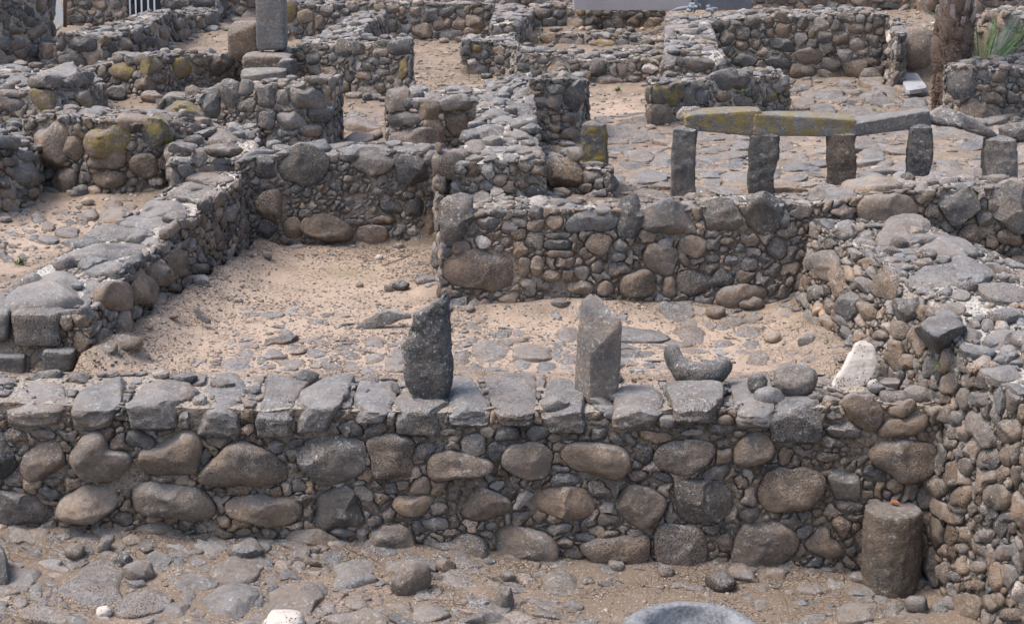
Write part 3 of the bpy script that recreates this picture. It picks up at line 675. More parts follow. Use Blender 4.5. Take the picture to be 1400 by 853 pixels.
fw += T(*G0, ('t', 105,190,130,140,200,100,300,95,400,110,440,170,445,240,400,280,300,275,200,250,130,225), ('bl', 565,180,580,130,640,95,760,100,830,150,840,200,820,270,780,310,700,325,620,290,580,240), ('d', 890,170,900,100,960,60,1060,60,1180,100,1230,160,1200,220,1100,290,1000,310,930,290,900,230),
  ('bt', 350,420,450,390,560,370,720,370,740,330,765,340,755,450,740,520,650,565,580,570,500,540,410,490), ('bt', 780,340,820,310,990,305,1040,340,1060,420,1075,490,1040,560,960,595,880,585,800,520,775,430), ('g', 410,80,440,60,500,80,550,140,550,170,480,180,430,150),
  ('g', 835,250,870,160,905,270,880,300,835,290), ('g', 620,340,720,325,720,395,640,385), ('g', 340,360,400,350,468,365,450,390,390,405,345,400), ('g', 1030,320,1140,305,1140,350,1100,385,1060,370), ('b', 1110,390,1180,350,1215,380,1205,450,1140,465),
  ('b', 1060,410,1090,395,1115,430,1100,460,1070,440), ('b', 1070,520,1130,480,1190,490,1180,520,1100,545), ('g', 1145,320,1200,290,1265,310,1240,325,1160,335), ('d', 1230,250,1280,215,1360,220,1360,270,1290,305,1240,280),
  ('bt', 1198,480,1215,370,1260,320,1330,290,1460,290,1530,340,1575,410,1540,480,1480,540,1400,565,1290,560,1230,530), ('b', 230,400,290,370,335,400,330,435,270,440), ('g', 270,500,320,485,370,500,350,530,300,530), ('g', 155,330,240,305,340,310,320,340,210,370),
  ('g', 460,270,500,240,590,270,590,310,480,320), ('g', 0,240,90,235,100,270,30,325,0,320), ('b', 760,520,790,495,815,530,810,570,775,565))
fw += T(*D0, ('b', -70,740,-20,640,60,600,200,600,310,640,325,690,250,800,180,830,0,830,-50,790), ('b', 540,520,600,460,730,445,890,455,920,520,895,620,840,675,740,680,650,620,590,580), ('g', 330,610,400,605,505,640,500,770,440,775,370,765,335,700),
  ('b', 400,250,450,200,560,200,640,290,620,350,570,405,510,410,450,340), ('b', 570,420,650,340,780,310,860,300,890,345,850,400,740,430,620,435), ('b', 640,280,700,240,800,220,830,280,740,325,670,310), ('g', 310,320,350,285,430,320,380,345,315,345),
  ('g', 310,380,400,350,460,345,510,400,480,430,340,430), ('g', 285,440,330,425,430,455,430,480,340,490,290,470), ('b', 435,440,530,415,595,460,560,490,480,465), ('b', 250,530,300,510,400,520,400,550,320,570,260,550), ('b', 475,600,490,540,545,520,555,550,500,600),
  ('t', 50,520,90,475,145,510,120,570,80,598,60,560), ('d', 510,600,550,580,650,620,640,670,580,670,530,640), ('b', 640,680,690,650,760,700,700,740,640,710), ('g', 515,660,590,680,580,710,520,715), ('b', 510,720,580,715,580,760,510,775), ('g', 155,460,245,460,250,490,210,505),
  ('b', 390,560,420,530,460,560,430,590,395,585), ('b', 230,560,260,545,290,575,260,600), ('g', 380,500,430,475,460,500,440,520), ('b', 461,510,500,480,530,500,490,535), ('b', 805,400,840,380,890,420,870,450,820,450), ('b', 360,790,440,780,540,790,500,830,400,840))
fw += T(*H0, ('g', 160,330,240,300,250,330,200,400,160,390), ('b', 190,410,270,330,330,310,350,380,430,450,390,480,300,485,220,460), ('b', 340,280,400,255,460,300,450,350,400,385,350,340), ('b', 410,400,470,365,465,430,430,440), ('b', 470,360,530,320,530,480,490,440),
  ('g', 350,190,420,180,540,200,500,240,400,245), ('b', 410,260,530,250,530,300,450,290), ('g', 155,240,230,225,250,260,180,295), ('g', 405,500,430,475,480,520,470,560,420,540), ('d', 820,340,860,320,910,360,900,420,830,420), ('b', 305,130,325,100,345,135,330,170,310,160))
CAPS = [(A0,(10,365,265),(50,310,385),(110,350,100),2.8,'gLb'), (A0,(385,630,255),(400,600,390),(500,740,88),3.6,'g'), (A0,(688,980,250),(725,950,388),(800,1050,105),6,'g'),
  (A0,(1045,1320,285),(1060,1310,425),(1150,1390,78),7,'g'), (B0,(-10,175,280),(10,195,435),(70,310,70),6,'g'), (B0,(205,450,258),(222,375,410),(300,535,80),5,'g'),
  (B0,(520,728,275),(548,690,355),(580,785,115),6,'g'), (B0,(760,1045,290),(778,1000,420),(800,1060,150),6,'g'), (B0,(1050,1285,275),(1062,1270,370),(1070,1190,92),5,'gL'),
  (B0,(1310,1525,292),(1345,1505,368),(1250,1515,60),5,'g'), (C0,(132,445,278),(215,390,410),(208,340,105),6,'g'), (C0,(562,858,262),(548,750,388),(592,788,112),4.5,'gL'),
  (C0,(885,1148,240),(900,1100,355),(842,1150,112),4,'gL'), (C0,(1230,1435,278),(1240,1415,385),(1195,1400,85),6,'g'), (D0,(15,292,275),(32,285,458),(55,285,200),8,'d'),
  (A0,(980,1040,305),(972,1030,390),(1020,1070,215),4,'g'), (B0,(718,755,310),(715,750,370),(760,790,240),4,'g'), (C0,(800,890,330),(810,880,385),(830,890,290),3,'g')]
capoly = []
for o, ft, fb, bk, k_, tn in CAPS:
    q4 = lambda x, y: (o[0] + x / 4, o[1] + y / 4)
    capoly += [[q4(ft[0], ft[2]), q4(ft[1], ft[2]), q4(fb[1], fb[2] + 6), q4(fb[0], fb[2] + 6)], [q4(ft[0], ft[2]), q4(ft[1], ft[2]), q4(bk[1], bk[2]), q4(bk[0], bk[2])]]
fA_ = np.array([P(x, y, Y=YF) for x, y in ((-160, 552), (0, 553), (150, 554), (400, 560), (600, 562), (800, 562), (1000, 560), (1140, 556), (1330, 552))])
fB_ = fA_ + [0, 0.80, -0.03]
fB_[:, 0] = fA_[:, 0] * 1.02; fA_[:, 2] += 0.012 * np.sin(np.arange(9) * 2.1)
def caps(bag, root):
    for i, (o, ft, fb, bk, k_, tn) in enumerate(CAPS):
        lift = 0.035 + 0.02 * ((i * 37) % 5) / 5
        dp = (0, 0)
        block(bag, ft, fb, bk, None, YF - lift, k=max(4, k_ * 1.8), tone=tn, seed=i * 7 + 3, off=o, rough=0.06, ang=0.9, n=17)
top_tr = E(*C0, (155,115,65,45,'g'), (80,208,50,26,'g'), (60,170,110,130,'g')) + E(*B0, (115,210,80,40), (610,90,130,95,'l'), (745,45,110,80,'t'), (430,45,150,50,'d'), (240,130,60,50)) + E(*D0, (660,120,130,80,'g'), (690,200,170,60,'b'))
wall('long foreground wall of big brown fieldstones with squared grey capstones', fA_, fB_, fw, top_tr, sizes=((0.13, 3, 0), (0.075, 7, 0), (0.042, 7, 0)), tsizes=((0.15, 3, 0), (0.07, 5, 0)),
     brown=0.68, tbrown=0.3, seed=101, res=0.009, blocks=capoly, ends=(0, 0), over=0.05, prot=0.5, pmax=0.1, extra=caps, wamp=0.012, tlight=0.35, flight=0.02, top_keep=0.8, msheet=0.025, batter=0.03)
# ================================================================== MIDDLE ROOM WALLS
L_, M_, N_, S_, T_, R_, W_, V2 = (350, 190), (700, 190), (0, 190), (350, 340), (700, 340), (0, 340), (1050, 340), (1050, 190)
X_, Y_, Z_, V_ = (700, 0), (350, 0), (0, 0), (1050, 0)
def Fs(zb, *a): return np.array([F(x, yt, yb, zb) for x, yt, yb in a])
def at(z, *a): return np.array([P(x, y, z=z) for x, y in a])
t2 = E(*M_, (440,450,300,115,'g'), (640,430,150,220,'dR'), (860,440,280,190,'gl'), (1145,420,210,190,'g'), (1390,410,220,225,'dL'), (475,575,150,120,'b'), (815,655,190,175,'b',25), (990,585,150,130,'bg'), (840,575,90,70,'l'), (590,580,80,75,'g'), (575,645,105,50,'g'),
  (235,455,95,85,'t'), (130,400,90,70,'g'), (130,475,100,75,'b'), (125,555,105,95,'g'), (255,580,150,60,'d'), (265,630,150,40,'b'), (255,530,150,35,'g'), (40,455,90,65,'g'), (35,525,90,70,'b'), (135,700,70,130,'to'), (65,700,70,120,'b'), (215,750,100,70,'t'), (265,680,60,70,'t'),
  (380,730,80,90,'gl'), (305,745,70,60,'b'), (470,700,75,75,'b'), (585,715,140,80,'b'), (375,815,150,75,'b'), (690,795,210,150,'b'), (510,820,100,90,'b'), (995,785,190,140,'b'), (1150,770,130,95,'d'), (1200,665,80,60,'g'), (1300,690,105,75,'g'), (1320,620,90,50,'g'),
  (1260,865,290,140,'b'), (935,640,50,130,'b',-20), (1090,520,90,50,'g'), (970,490,80,70,'g'), (1095,655,80,50,'g'), (1180,560,80,50,'b'), (1250,600,60,50,'g'), (310,670,70,70,'b'), (680,690,40,55,'d'), (1450,600,110,120,'d'), (1480,450,90,90,'g'), (860,810,80,120,'t')) \
  + E(*L_, (1230,715,440,205,'b'), (1125,595,120,72,'b'), (1240,565,95,70,'wo'), (1070,400,230,330,'gL'), (1330,600,60,50,'g'), (1390,480,90,90,'g'), (1260,460,130,70,'gl'), (1330,400,90,60,'g')) + E(*T_, (700,385,110,90,'g'), (1030,372,220,110,'d',-15), (70,330,150,60,'b'))
A2 = Fs(0.93, (603, 292, 424), (660, 290, 424), (740, 285, 424), (850, 290, 424), (930, 287, 424), (1010, 283, 424), (1110, 282, 424), (1210, 262, 420), (1300, 258, 418), (1420, 256, 418))
B2 = A2 + [0, 0.62, 0]; B2[:, 2] = A2[:, 2] - 0.02
tt2 = E(*M_, (140,335,120,45,'w'), (485,340,60,35,'t'), (350,345,50,40,'t'), (500,385,90,45,'b')) + E(*V2, (560,255,330,70,'t'), (350,300,240,60,'g'), (440,330,130,70,'b'), (300,370,110,50,'g'), (410,375,80,50,'gl'), (840,285,90,75,'g'), (880,375,110,60,'lw'), (1180,300,120,40,'g'), (1205,270,80,40,'g'))
t2r = E(*V2, (1040,355,210,200,'dL'), (1355,365,260,270,'g'), (1185,440,90,90,'g'), (1240,370,80,80,'g'), (1180,360,50,70,'g'), (1105,530,120,130,'b'), (980,485,70,60,'g'), (1225,565,75,75,'b'), (1330,540,150,90,'b'), (1350,625,90,60,'d'), (1390,665,140,60,'g'), (1330,760,200,110,'b'), (1380,810,90,110,'d'), (1260,650,90,30,'d'), (650,400,330,200,'bt'))
wall('rubble cross wall behind the standing stones with a big brown block at left', A2, B2, t2 + t2r, tt2, sizes=((0.13, 3, 0), (0.075, 6, 0), (0.045, 6, 0)), tsizes=((0.14, 2.5, 0), (0.06, 5, 0)), brown=0.6, tbrown=0.45, seed=202,
     res=0.012, prot=0.4, pmax=0.08, over=0.12, tlight=0.8, flight=0.1, msheet=0.03)
t3 = E(*L_, (250,140,270,225,'d'), (85,360,160,165,'b'), (40,150,110,130,'d'), (60,500,110,110,'d',20), (200,490,110,120,'b'), (390,490,285,140,'b',12), (630,525,190,110,'b'), (645,130,220,130,'gL'), (855,165,195,190,'d'), (735,370,130,85,'d'), (865,375,120,95,'dg'),
  (960,460,70,190,'b'), (710,445,160,50,'b'), (545,455,150,40,'g'), (270,415,80,60,'g'), (960,110,90,90,'g'))
A3 = Fs(0.97, (322, 222, 348), (350, 214, 345), (420, 212, 342), (500, 208, 340), (560, 208, 340), (606, 212, 338))
B3 = A3 + [0, 0.55, 0.0]
wall('low rubble wall at the back of the middle room above the mossy floor patch', A3, B3, t3, E(*Y_, (270,820,280,70,'d'), (200,760,200,60,'b'), (600,830,250,50,'d')), sizes=((0.07, 4, 0), (0.045, 9, 0)), tsizes=((0.22, 2, 0), (0.08, 5, 0)), brown=0.32, tbrown=0.2, seed=303, res=0.012, prot=0.4, pmax=0.08, tlight=0.75, flight=0.12, msheet=0.03)
# low ridge between the middle walls
t16 = E(*M_, (285,195,200,185,'b'), (135,210,110,150,'bg'), (35,210,95,170,'b'), (435,210,110,80,'g'), (340,80,100,100,'g'), (470,240,60,80,'g'), (400,265,80,60,'b')) + E(*L_, (1110,150,235,175,'bg'), (1340,60,130,80,'d'), (1290,225,200,100,'b'), (870,60,300,120,'bt'))
A16 = np.array([P(600, 232, z=1.95), P(650, 228, z=1.9), P(700, 226, z=1.87), P(760, 222, z=1.85), P(836, 236, z=1.80)])
B16 = A16 + [0, 0.6, 0]
wall('short ridge of round boulders joining the two middle walls left of the lone lichened upright', A16, B16, t16, (), crest=0.06, sizes=((0.14, 3, 0), (0.06, 6, 0)), brown=0.35, tbrown=0.4, seed=304, res=0.014, prot=0.5, pmax=0.12, tlight=0.95, over=0.16, zb=1.5)

ARt = np.array([A2[0] + [0.02, 0.45, 0.0], P(604, 250, z=1.78), P(604, 216, z=A3[-1][2])]); BRt = ARt + [0.5, 0, 0]
wall('short return wall of boulders linking the two middle walls at the inner corner', ARt, BRt, (), E(*L_, (1110,150,220,150,'bg'), (1060,290,150,110,'gL'), (1200,290,150,90,'g')), sizes=((0.16, 3, 0), (0.07, 6, 0)), tsizes=((0.16, 3, 0), (0.08, 5, 0)), brown=0.4, tbrown=0.3, seed=305, res=0.014, prot=0.5, pmax=0.1, tprot=0.5, tlight=0.9, zb=0.9, crest=0.05)
# left terrace wall running away from the camera
A4p = [(118, 432, 1.30), (150, 402, 1.36), (200, 350, 1.45), (262, 300, 1.55), (308, 262, 1.65), (330, 236, 1.74)]
B4p = [(-42, 425, 1.30), (22, 382, 1.36), (100, 332, 1.45), (190, 284, 1.54), (235, 252, 1.64), (262, 232, 1.72)]
A4 = np.array([P(x, y, z=z) for x, y, z in A4p]); B4 = np.array([P(x, y, z=z) for x, y, z in B4p])
t4 = E(*R_, (640,260,150,170,'bg'), (780,220,110,180,'bg'), (890,340,120,210,'t'), (880,140,130,150,'b'), (970,70,100,150,'b'), (1065,220,110,160,'b'), (680,440,90,190,'b'), (560,500,80,130,'b'), (780,450,70,130,'b'), (460,350,90,180,'g'), (1000,130,60,60,'b'), (960,220,90,50,'b'), (1150,180,80,70,'b'), (1090,110,90,60,'b'), (730,160,90,40,'d'), (835,50,110,40,'d'), (1050,70,70,40,'g'), (1330,110,70,60,'t'), (820,380,60,90,'t'), (750,350,70,80,'l')) \
   + T(*N_, ('d', 545,685,690,650,690,740,610,755), ('d', 700,640,775,610,790,690,700,740), ('d', 1080,345,1170,312,1172,400,1120,420), ('g', 1172,312,1240,262,1240,340,1182,390), ('g', 965,455,1060,430,1078,355,1060,500,1010,500), ('b', 890,470,960,450,970,520,900,560), ('d', 920,530,990,500,1000,560,950,580), ('g', 1240,370,1290,350,1300,450,1240,460))
tt4 = T(*N_, ('g', 350,700,440,620,560,562,700,555,800,590,690,648,545,682), ('g', 480,545,500,490,640,485,860,490,870,535,700,545,600,550), ('g', 750,420,800,370,940,342,1080,348,1060,415,940,438,800,430), ('g', 900,325,950,262,1080,252,1238,257,1170,308,1060,322), ('b', 990,240,1060,200,1180,190,1290,205,1280,232,1100,244), ('g', 640,480,720,440,960,440,900,480,700,488)) \
   + T(*R_, ('l', 30,300,130,205,300,140,460,160,465,225,420,295,310,345,100,342), ('g', -60,330,-60,260,20,230,60,300,30,340))
def w4blocks(bag, root):
    block(bag, (60, 318, 352), (88, 325, 540), (130, 425, 225), None, A4[0][1] - 0.01, k=9, tone='g', seed=41, off=R_, rough=0.03, ang=0.3)
    c = at(0.9, (0, 0)); 
    block(bag, (228, 400, 560), (235, 385, 676), (395, 512, 440), None, A4[0][1] - 0.06, k=9, tone='d', seed=42, off=R_, rough=0.03, ang=0.2)
    block(bag, (-60, 130, 590), (-60, 132, 715), (-40, 150, 500), None, A4[0][1] - 0.05, k=9, tone='d', seed=43, off=R_, rough=0.03, ang=0.2)
    block(bag, (-90, 45, 345), (-90, 40, 520), (-60, 110, 230), None, A4[0][1] + 0.0, k=6, tone='g', seed=44, off=R_, rough=0.04, ang=0.3)
wall('terrace wall on the left running away from the viewer, its end a squared grey block', A4, B4, t4, tt4, sizes=((0.1, 3, 0), (0.055, 8, 0)), tsizes=((0.3, 2, 0), (0.08, 5, 0)), brown=0.72, tbrown=0.2, seed=404, res=0.013, prot=0.38, pmax=0.07, tlight=0.9, flight=0.1, extra=w4blocks, over=0.08, zb=0.86, msheet=0.03)

# right foreground wall
A27p = [(1395, 540, 1.34), (1318, 486, 1.38), (1296, 450, 1.43), (1262, 412, 1.50), (1190, 350, 1.60), (1112, 302, 1.68)]
W27 = np.array([P(x, y, z=z) for x, y, z in A27p]); W27 = np.vstack([W27[0] + (W27[0] - W27[1]) * [1, 2.2, 1.5], W27])
B27 = W27 + [1.05, 0, 0]; B27[:, 2] += 0.02; B27[-1] = W27[-1] + [0.8, 0, 0]; B27[-2] = W27[-2] + [0.95, 0, 0]
t27 = E(*W_, (330,90,110,180,'b'), (450,310,120,150,'d'), (410,390,60,70,'lw'), (550,340,80,110,'bt'), (610,470,90,60,'b'), (720,450,100,100,'b'), (700,580,80,180,'b'), (420,460,70,70,'d'), (640,190,140,190,'bd'), (750,330,150,150,'d'), (530,200,90,90,'g'), (380,180,80,160,'b'), (240,60,60,120,'g'), (880,650,70,120,'g'), (760,620,80,90,'b')) \
    + E(*D0, (1030,330,80,90,'g'), (1200,550,140,110,'g'), (1160,390,100,260,'gd',-35), (960,300,80,100,'b'), (900,210,90,80,'d'), (1320,400,140,130,'bd'), (990,470,90,60,'b'), (1265,760,130,150,'b'), (1060,750,110,120,'b'), (910,700,110,150,'b',-40), (1060,220,90,120,'g'), (980,140,70,130,'b'), (1155,220,80,90,'g'), (1300,530,60,130,'b'), (1085,590,80,100,'b')) \
    + E(*H0, (1090,765,150,170,'b'), (970,240,240,80,'bt',32), (1180,370,100,80,'g'), (1265,330,100,110,'d'), (1290,460,100,100,'g'), (960,450,90,70,'b'), (960,580,60,140,'b'), (1010,590,90,60,'g'), (1320,590,100,120,'l'), (1250,600,70,160,'b'), (1360,670,80,110,'wL'), (1060,440,80,60,'b'), (1150,540,90,70,'b'), (1220,740,90,100,'b'), (1250,720,90,80,'b'), (1130,640,120,60,'b'), (1340,800,110,80,'b'), (1030,220,130,70,'b'), (1300,270,90,60,'g'), (1250,150,130,130,'b'))
tt27 = E(*V2, (740,520,310,150,'bl',-20), (540,535,90,70,'g'), (890,555,120,50,'g'), (980,600,300,110,'g'), (980,640,150,50,'b'), (1080,670,180,50,'g'), (1005,745,465,110,'gl'), (570,690,130,70,'gl'), (290,465,180,110,'dg',-30), (520,640,140,80,'g')) \
    + E(*W_, (930,380,280,90,'d'), (1125,560,185,80,'d'), (1120,470,120,70,'g'), (1270,500,170,90,'g'), (1250,685,270,85,'g'), (1300,780,220,110,'g'), (1060,255,120,50,'g'), (975,230,80,50,'g'), (1200,415,80,60,'g'), (1290,240,260,120,'gl'), (980,330,220,60,'b'), (1220,510,100,60,'g'), (1290,600,130,60,'g'), (1320,560,110,60,'l'))
def w27x(bag, root):
    a = P(1250, 432, z=1.62); 
    c = np.array([[[P(1282, 492, z=1.22), P(1280, 462, z=1.50)], [P(1250, 452, z=1.24), P(1246, 436, z=1.52)]], [[P(1322, 478, z=1.28), P(1324, 448, z=1.50)], [P(1318, 440, z=1.28), P(1300, 428, z=1.53)]]])
    c8block(bag, c, 6, 'd', 71, 13, 0.07, 0.6)
wall('high rubble wall along the right edge of the picture, its top paved with mortared cobbles', W27, B27, t27, tt27, sizes=((0.14, 2.0, 0), (0.075, 6, 0), (0.045, 7, 0)), tsizes=((0.16, 2, 0), (0.08, 6, 0), (0.05, 6, 0)), brown=0.55, tbrown=0.2, seed=505,
     res=0.012, prot=0.45, pmax=0.075, tprot=0.45, tlight=0.95, flight=0.4, extra=w27x, over=0.05, zb=[-.15, -.15, -.15, -.1, .8, .82, .86], ends=(0, 1), peb=120, batter=[.06, .06, .08, .25, .42, .36, .14], aniso=0.95, crest=0.0, loose=14)
# ================================================================== WALLS FARTHER BACK
S1 = ((0.16, 3, 0), (0.08, 7, 0)); S2 = ((0.24, 2.5, 0), (0.11, 6, 0)); S3 = ((0.09, 4, 0), (0.055, 7, 0))
bk = dict(res=0.02, msheet=0.05, peb=25, crest=0.07, wamp=0.035, ang=0.8, k=3.6, flight=0.45, loose=12, talus=6.0)
# boulder wall on the left
t5 = E(*Z_, (280,790,225,250,'bL'), (595,770,240,200,'bY'), (870,720,190,150,'dY',-15), (400,810,110,130,'b')) + E(*N_, (590,115,210,110,'b'), (350,230,140,140,'b'), (600,220,180,105,'b'), (790,145,150,140,'bL'), (995,70,165,110,'gL'), (520,290,80,85,'t'),
   (850,235,80,50,'w'), (1040,180,190,150,'b'), (515,168,55,50,'t'), (440,290,70,80,'g'), (830,305,130,70,'b'), (890,50,60,55,'g'), (730,235,60,50,'b'), (460,215,80,70,'g'), (250,190,70,80,'g'), (720,40,60,60,'g'), (930,200,60,90,'g'), (350,140,80,40,'b'))
A5 = Fs(1.36, (34, 170, 262), (90, 166, 272), (150, 166, 276), (215, 168, 272), (262, 176, 262), (300, 186, 254))
B5 = A5 + [0.1, 0.8, 0.0]
wall('wall of big rounded boulders on the left with a yellow lichened boulder in it', A5, B5, t5, E(*Z_, (750,660,220,70,'b'), (590,690,240,70,'b'), (430,690,90,50,'g'), (310,690,200,60,'b')), sizes=((0.12, 3, 0), (0.06, 6, 0)), brown=0.5, tbrown=0.3, seed=601, res=0.015, prot=0.55, pmax=0.14, over=0.16, msheet=0.04, crest=0.06)
# rubble between boulder wall and terrace wall
t5b = E(*N_, (1230,190,300,100,'b'), (1230,60,230,90,'b'), (1215,130,110,50,'g'), (1090,110,80,110,'g'), (1370,130,60,100,'d'), (1330,250,80,80,'b')) + E(*Z_, (1100,715,170,90,'g'), (1000,800,150,90,'gl'), (1210,745,200,90,'bL'))
A5b = np.array([P(238, 228, z=1.80), P(290, 222, z=1.80), P(352, 212, z=1.80)]); B5b = np.array([P(230, 172, z=1.86), P(290, 166, z=1.86), P(352, 170, z=1.86)])
wall('heap of tumbled grey stones where the terrace wall meets the boulder wall', A5b, B5b, t5b, t5b, sizes=S1, tsizes=((0.26, 3, 0), (0.1, 5, 0)), brown=0.4, seed=611, prot=0.5, pmax=0.1, tprot=0.5, zb=1.2, name='rubble_heap', cat='rubble heap', **bk)
# far left low wall by the frame edge
t6 = E(*N_, (145,200,140,140,'g'), (30,240,80,80,'g'), (50,300,100,80,'to'), (60,365,95,110,'t'), (45,20,110,80,'g'), (10,440,60,90,'b'), (180,300,70,70,'b'), (150,100,120,60,'g'), (60,130,110,60,'gl'))
A6 = Fs(1.30, (-70, 205, 312), (-10, 205, 306), (30, 212, 294), (56, 220, 280)); B6 = np.array([P(-70, 172, z=A6[0][2]), P(-5, 172, z=A6[1][2]), P(20, 172, z=A6[2][2]), P(44, 172, z=A6[3][2])])
wall('stub of rubble wall at the left frame edge with one ochre stone in its face', A6, B6, t6, (), sizes=S1, brown=0.35, seed=621, prot=0.45, tlight=0.9, **bk)
# ruined mound behind it
t11 = E(*Z_, (60,570,160,70,'g'), (230,560,150,140,'bY'), (240,450,220,90,'g'), (440,440,90,90,'g'), (330,630,120,60,'b'), (480,420,60,90,'d'), (370,460,80,60,'d'), (390,600,90,90,'b'), (60,660,90,50,'b'), (170,640,70,80,'b'), (20,560,80,80,'g'))
A11 = Fs(1.66, (-60, 128, 176), (20, 126, 176), (70, 124, 178), (118, 120, 172), (140, 116, 160)); B11 = np.array([P(-60, 96, z=A11[0][2]), P(20, 94, z=A11[1][2]), P(70, 94, z=A11[2][2]), P(100, 93, z=A11[3][2]), P(122, 93, z=A11[4][2])])
wall('broken wall stump at the far left covered in pale dusty rubble', A11, B11, t11, E(*Z_, (300,395,280,50,'gl'), (90,440,120,40,'g')), sizes=S1, tsizes=((0.22, 3, 0), (0.08, 5, 0)), brown=0.35, seed=631, prot=0.5, tlight=0.9, **bk)
# wall with lichened block and squared block
t7 = E(*Z_, (1160,565,90,160,'g'), (1260,510,110,160,'gL'), (1350,575,100,80,'g'), (1345,480,90,90,'g'), (930,560,60,80,'d')) + E(*Y_, (55,530,105,140,'gL'), (140,535,80,90,'g'), (265,535,205,128,'g'), (385,520,55,130,'b'), (360,615,160,100,'d',-15), (190,665,150,100,'lt'), (60,655,100,110,'g'), (330,440,120,45,'b'), (90,470,70,50,'g'), (410,700,60,90,'g'), (300,720,130,70,'b'), (420,460,60,90,'g'))
A7 = Fs(1.72, (213, 136, 189), (250, 132, 190), (300, 122, 192), (350, 116, 194), (400, 114, 194), (458, 116, 190)); B7 = A7 + [0, 0.55, 0.0]
wall('wall fragment at left with a block streaked in yellow lichen and a squared grey block', A7, B7, t7, E(*Z_, (965,435,90,70,'b'), (1120,430,150,60,'gb'), (830,530,110,60,'b')), sizes=S3, tsizes=S1, brown=0.35, tbrown=0.5, seed=641, prot=0.35, extra=lambda bag, root: block(bag, (868, 1122, 562), (885, 1118, 668), (905, 1150, 500), None, A7[1][1] - 0.10, k=8, tone='gY', seed=47, off=Z_, rough=0.05, ang=0.5), over=0.1, tlight=0.8, **bk)
# short stub in the centre
t13 = E(*Y_, (770,545,130,125,'g'), (800,650,215,85,'d'), (830,565,60,60,'d'), (945,600,105,120,'b'), (1105,570,225,75,'g'), (1115,670,170,125,'b'), (970,690,100,80,'t'), (1015,635,40,45,'w'), (860,780,270,160,'b'), (1240,560,50,40,'g'), (1290,520,110,60,'g'), (1190,630,60,50,'g'))
A13 = Fs(1.62, (524, 128, 200), (560, 130, 204), (600, 132, 204), (655, 130, 198)); B13 = np.array([P(534, 121, z=2.12), P(560, 119, z=2.12), P(605, 119, z=2.12), P(690, 118, z=2.12)])
wall('short wall stub with a thick grey cornerstone right of the narrow left doorway', A13, B13, t13, (), sizes=S3, tsizes=S1, brown=0.35, seed=651, prot=0.35, tlight=0.9, **bk)
# centre wall running away, very wide cobbled top
A14 = np.array([P(618, 226, z=1.98), P(636, 190, z=2.05), P(652, 150, z=2.12), P(668, 112, z=2.16)]); B14 = np.array([P(742, 222, z=1.98), P(736, 190, z=2.05), P(732, 150, z=2.12), P(728, 104, z=2.16)])
wall('thick wall in the centre running away with a mortared top of flat slabs', B14, A14, (), E(*Y_, (1210,800,130,80,'b')), sizes=S3, tsizes=((0.24, 3, 0), (0.1, 6, 0)), brown=0.4, tbrown=0.15, seed=661, prot=0.35, tprot=0.3, tlight=1.0, zb=1.55, top_keep=0.95, **bk)
t15 = E(*X_, (240,490,105,60,'g'), (350,530,115,175,'d'), (330,645,120,65,'b'), (160,560,80,80,'g'), (230,560,100,90,'b'), (235,650,70,50,'b'), (320,735,100,75,'b'), (230,705,75,50,'b'), (170,750,80,70,'b'), (150,480,60,50,'b'), (290,685,70,30,'g'), (240,750,70,40,'b'))
A15 = Fs(1.58, (726, 118, 208), (770, 116, 206), (803, 116, 200)); B15 = np.array([P(726, 104, z=2.18), P(770, 102, z=2.18), P(802, 106, z=2.18)])
wall('wall stub ending in a tall dark upright block beside the central doorway', A15, B15, t15, (), sizes=S3, brown=0.5, seed=671, prot=0.35, **bk)
t25 = E(*X_, (845,525,178,128,'dY'), (967,525,76,112,'d'), (1045,530,75,80,'g'), (1215,440,245,110,'d',-8), (1160,530,100,60,'b'), (835,645,150,150,'b'), (1260,560,100,70,'b'), (930,610,80,50,'b'), (1020,470,70,60,'g')) + E(*V_, (55,480,65,60,'g'), (90,450,60,60,'l'), (20,520,60,80,'gY'))
A25 = Fs(1.64, (889, 114, 178), (930, 112, 172), (980, 108, 166), (1030, 106, 160), (1080, 106, 156)); B25 = A25 + [0, 0.62, 0.0]
wall('wall stub right of the central doorway starting with two squared dark blocks', A25, B25, t25, (), sizes=S3, brown=0.45, seed=681, prot=0.35, tlight=0.9, **bk)
# wall with squared end left of the back doorway
t12 = E(*Y_, (785,260,120,95,'d'), (680,290,90,62,'b'), (705,335,70,45,'g'), (620,370,80,45,'d'), (805,380,55,110,'bY'), (850,360,40,150,'d'), (590,415,90,55,'b'), (610,510,118,85,'bt'), (515,580,120,70,'bt'), (655,580,90,60,'bt'), (520,530,40,50,'t'), (240,310,50,70,'b'), (310,325,90,60,'g'),
   (415,315,50,50,'g'), (400,395,90,60,'b'), (320,390,80,55,'g'), (480,265,110,100,'gL'), (155,370,80,95,'d'), (170,305,60,50,'bY'), (560,270,70,90,'g'), (695,235,80,40,'g'), (510,425,60,50,'d'), (690,400,90,40,'g'), (450,440,50,70,'b'), (370,340,50,40,'b'), (360,265,80,35,'g'), (580,320,60,40,'g'), (660,425,50,40,'g'))
A12 = Fs(1.72, (378, 76, 112), (420, 70, 130), (470, 62, 154), (520, 56, 154), (564, 56, 128)); A12[:, 1] = np.linspace(A12[:, 1].mean() + 0.25, A12[:, 1].mean() - 0.25, 5)
A12 = np.array([P(x, y, Y=Y) for (x, y), Y in zip(((378, 74), (420, 66), (470, 62), (520, 56), (564, 54)), A12[:, 1])]); B12 = np.array([P(x, y, z=A12[i][2]) for i, (x, y) in enumerate(((378, 66), (420, 56), (470, 52), (520, 48), (560, 48)))])
wall('wall with a squared dark end block and two orange brown boulders at its foot', A12, B12, t12, (), sizes=S3, brown=0.4, seed=691, prot=0.35, zb=1.6, **bk)
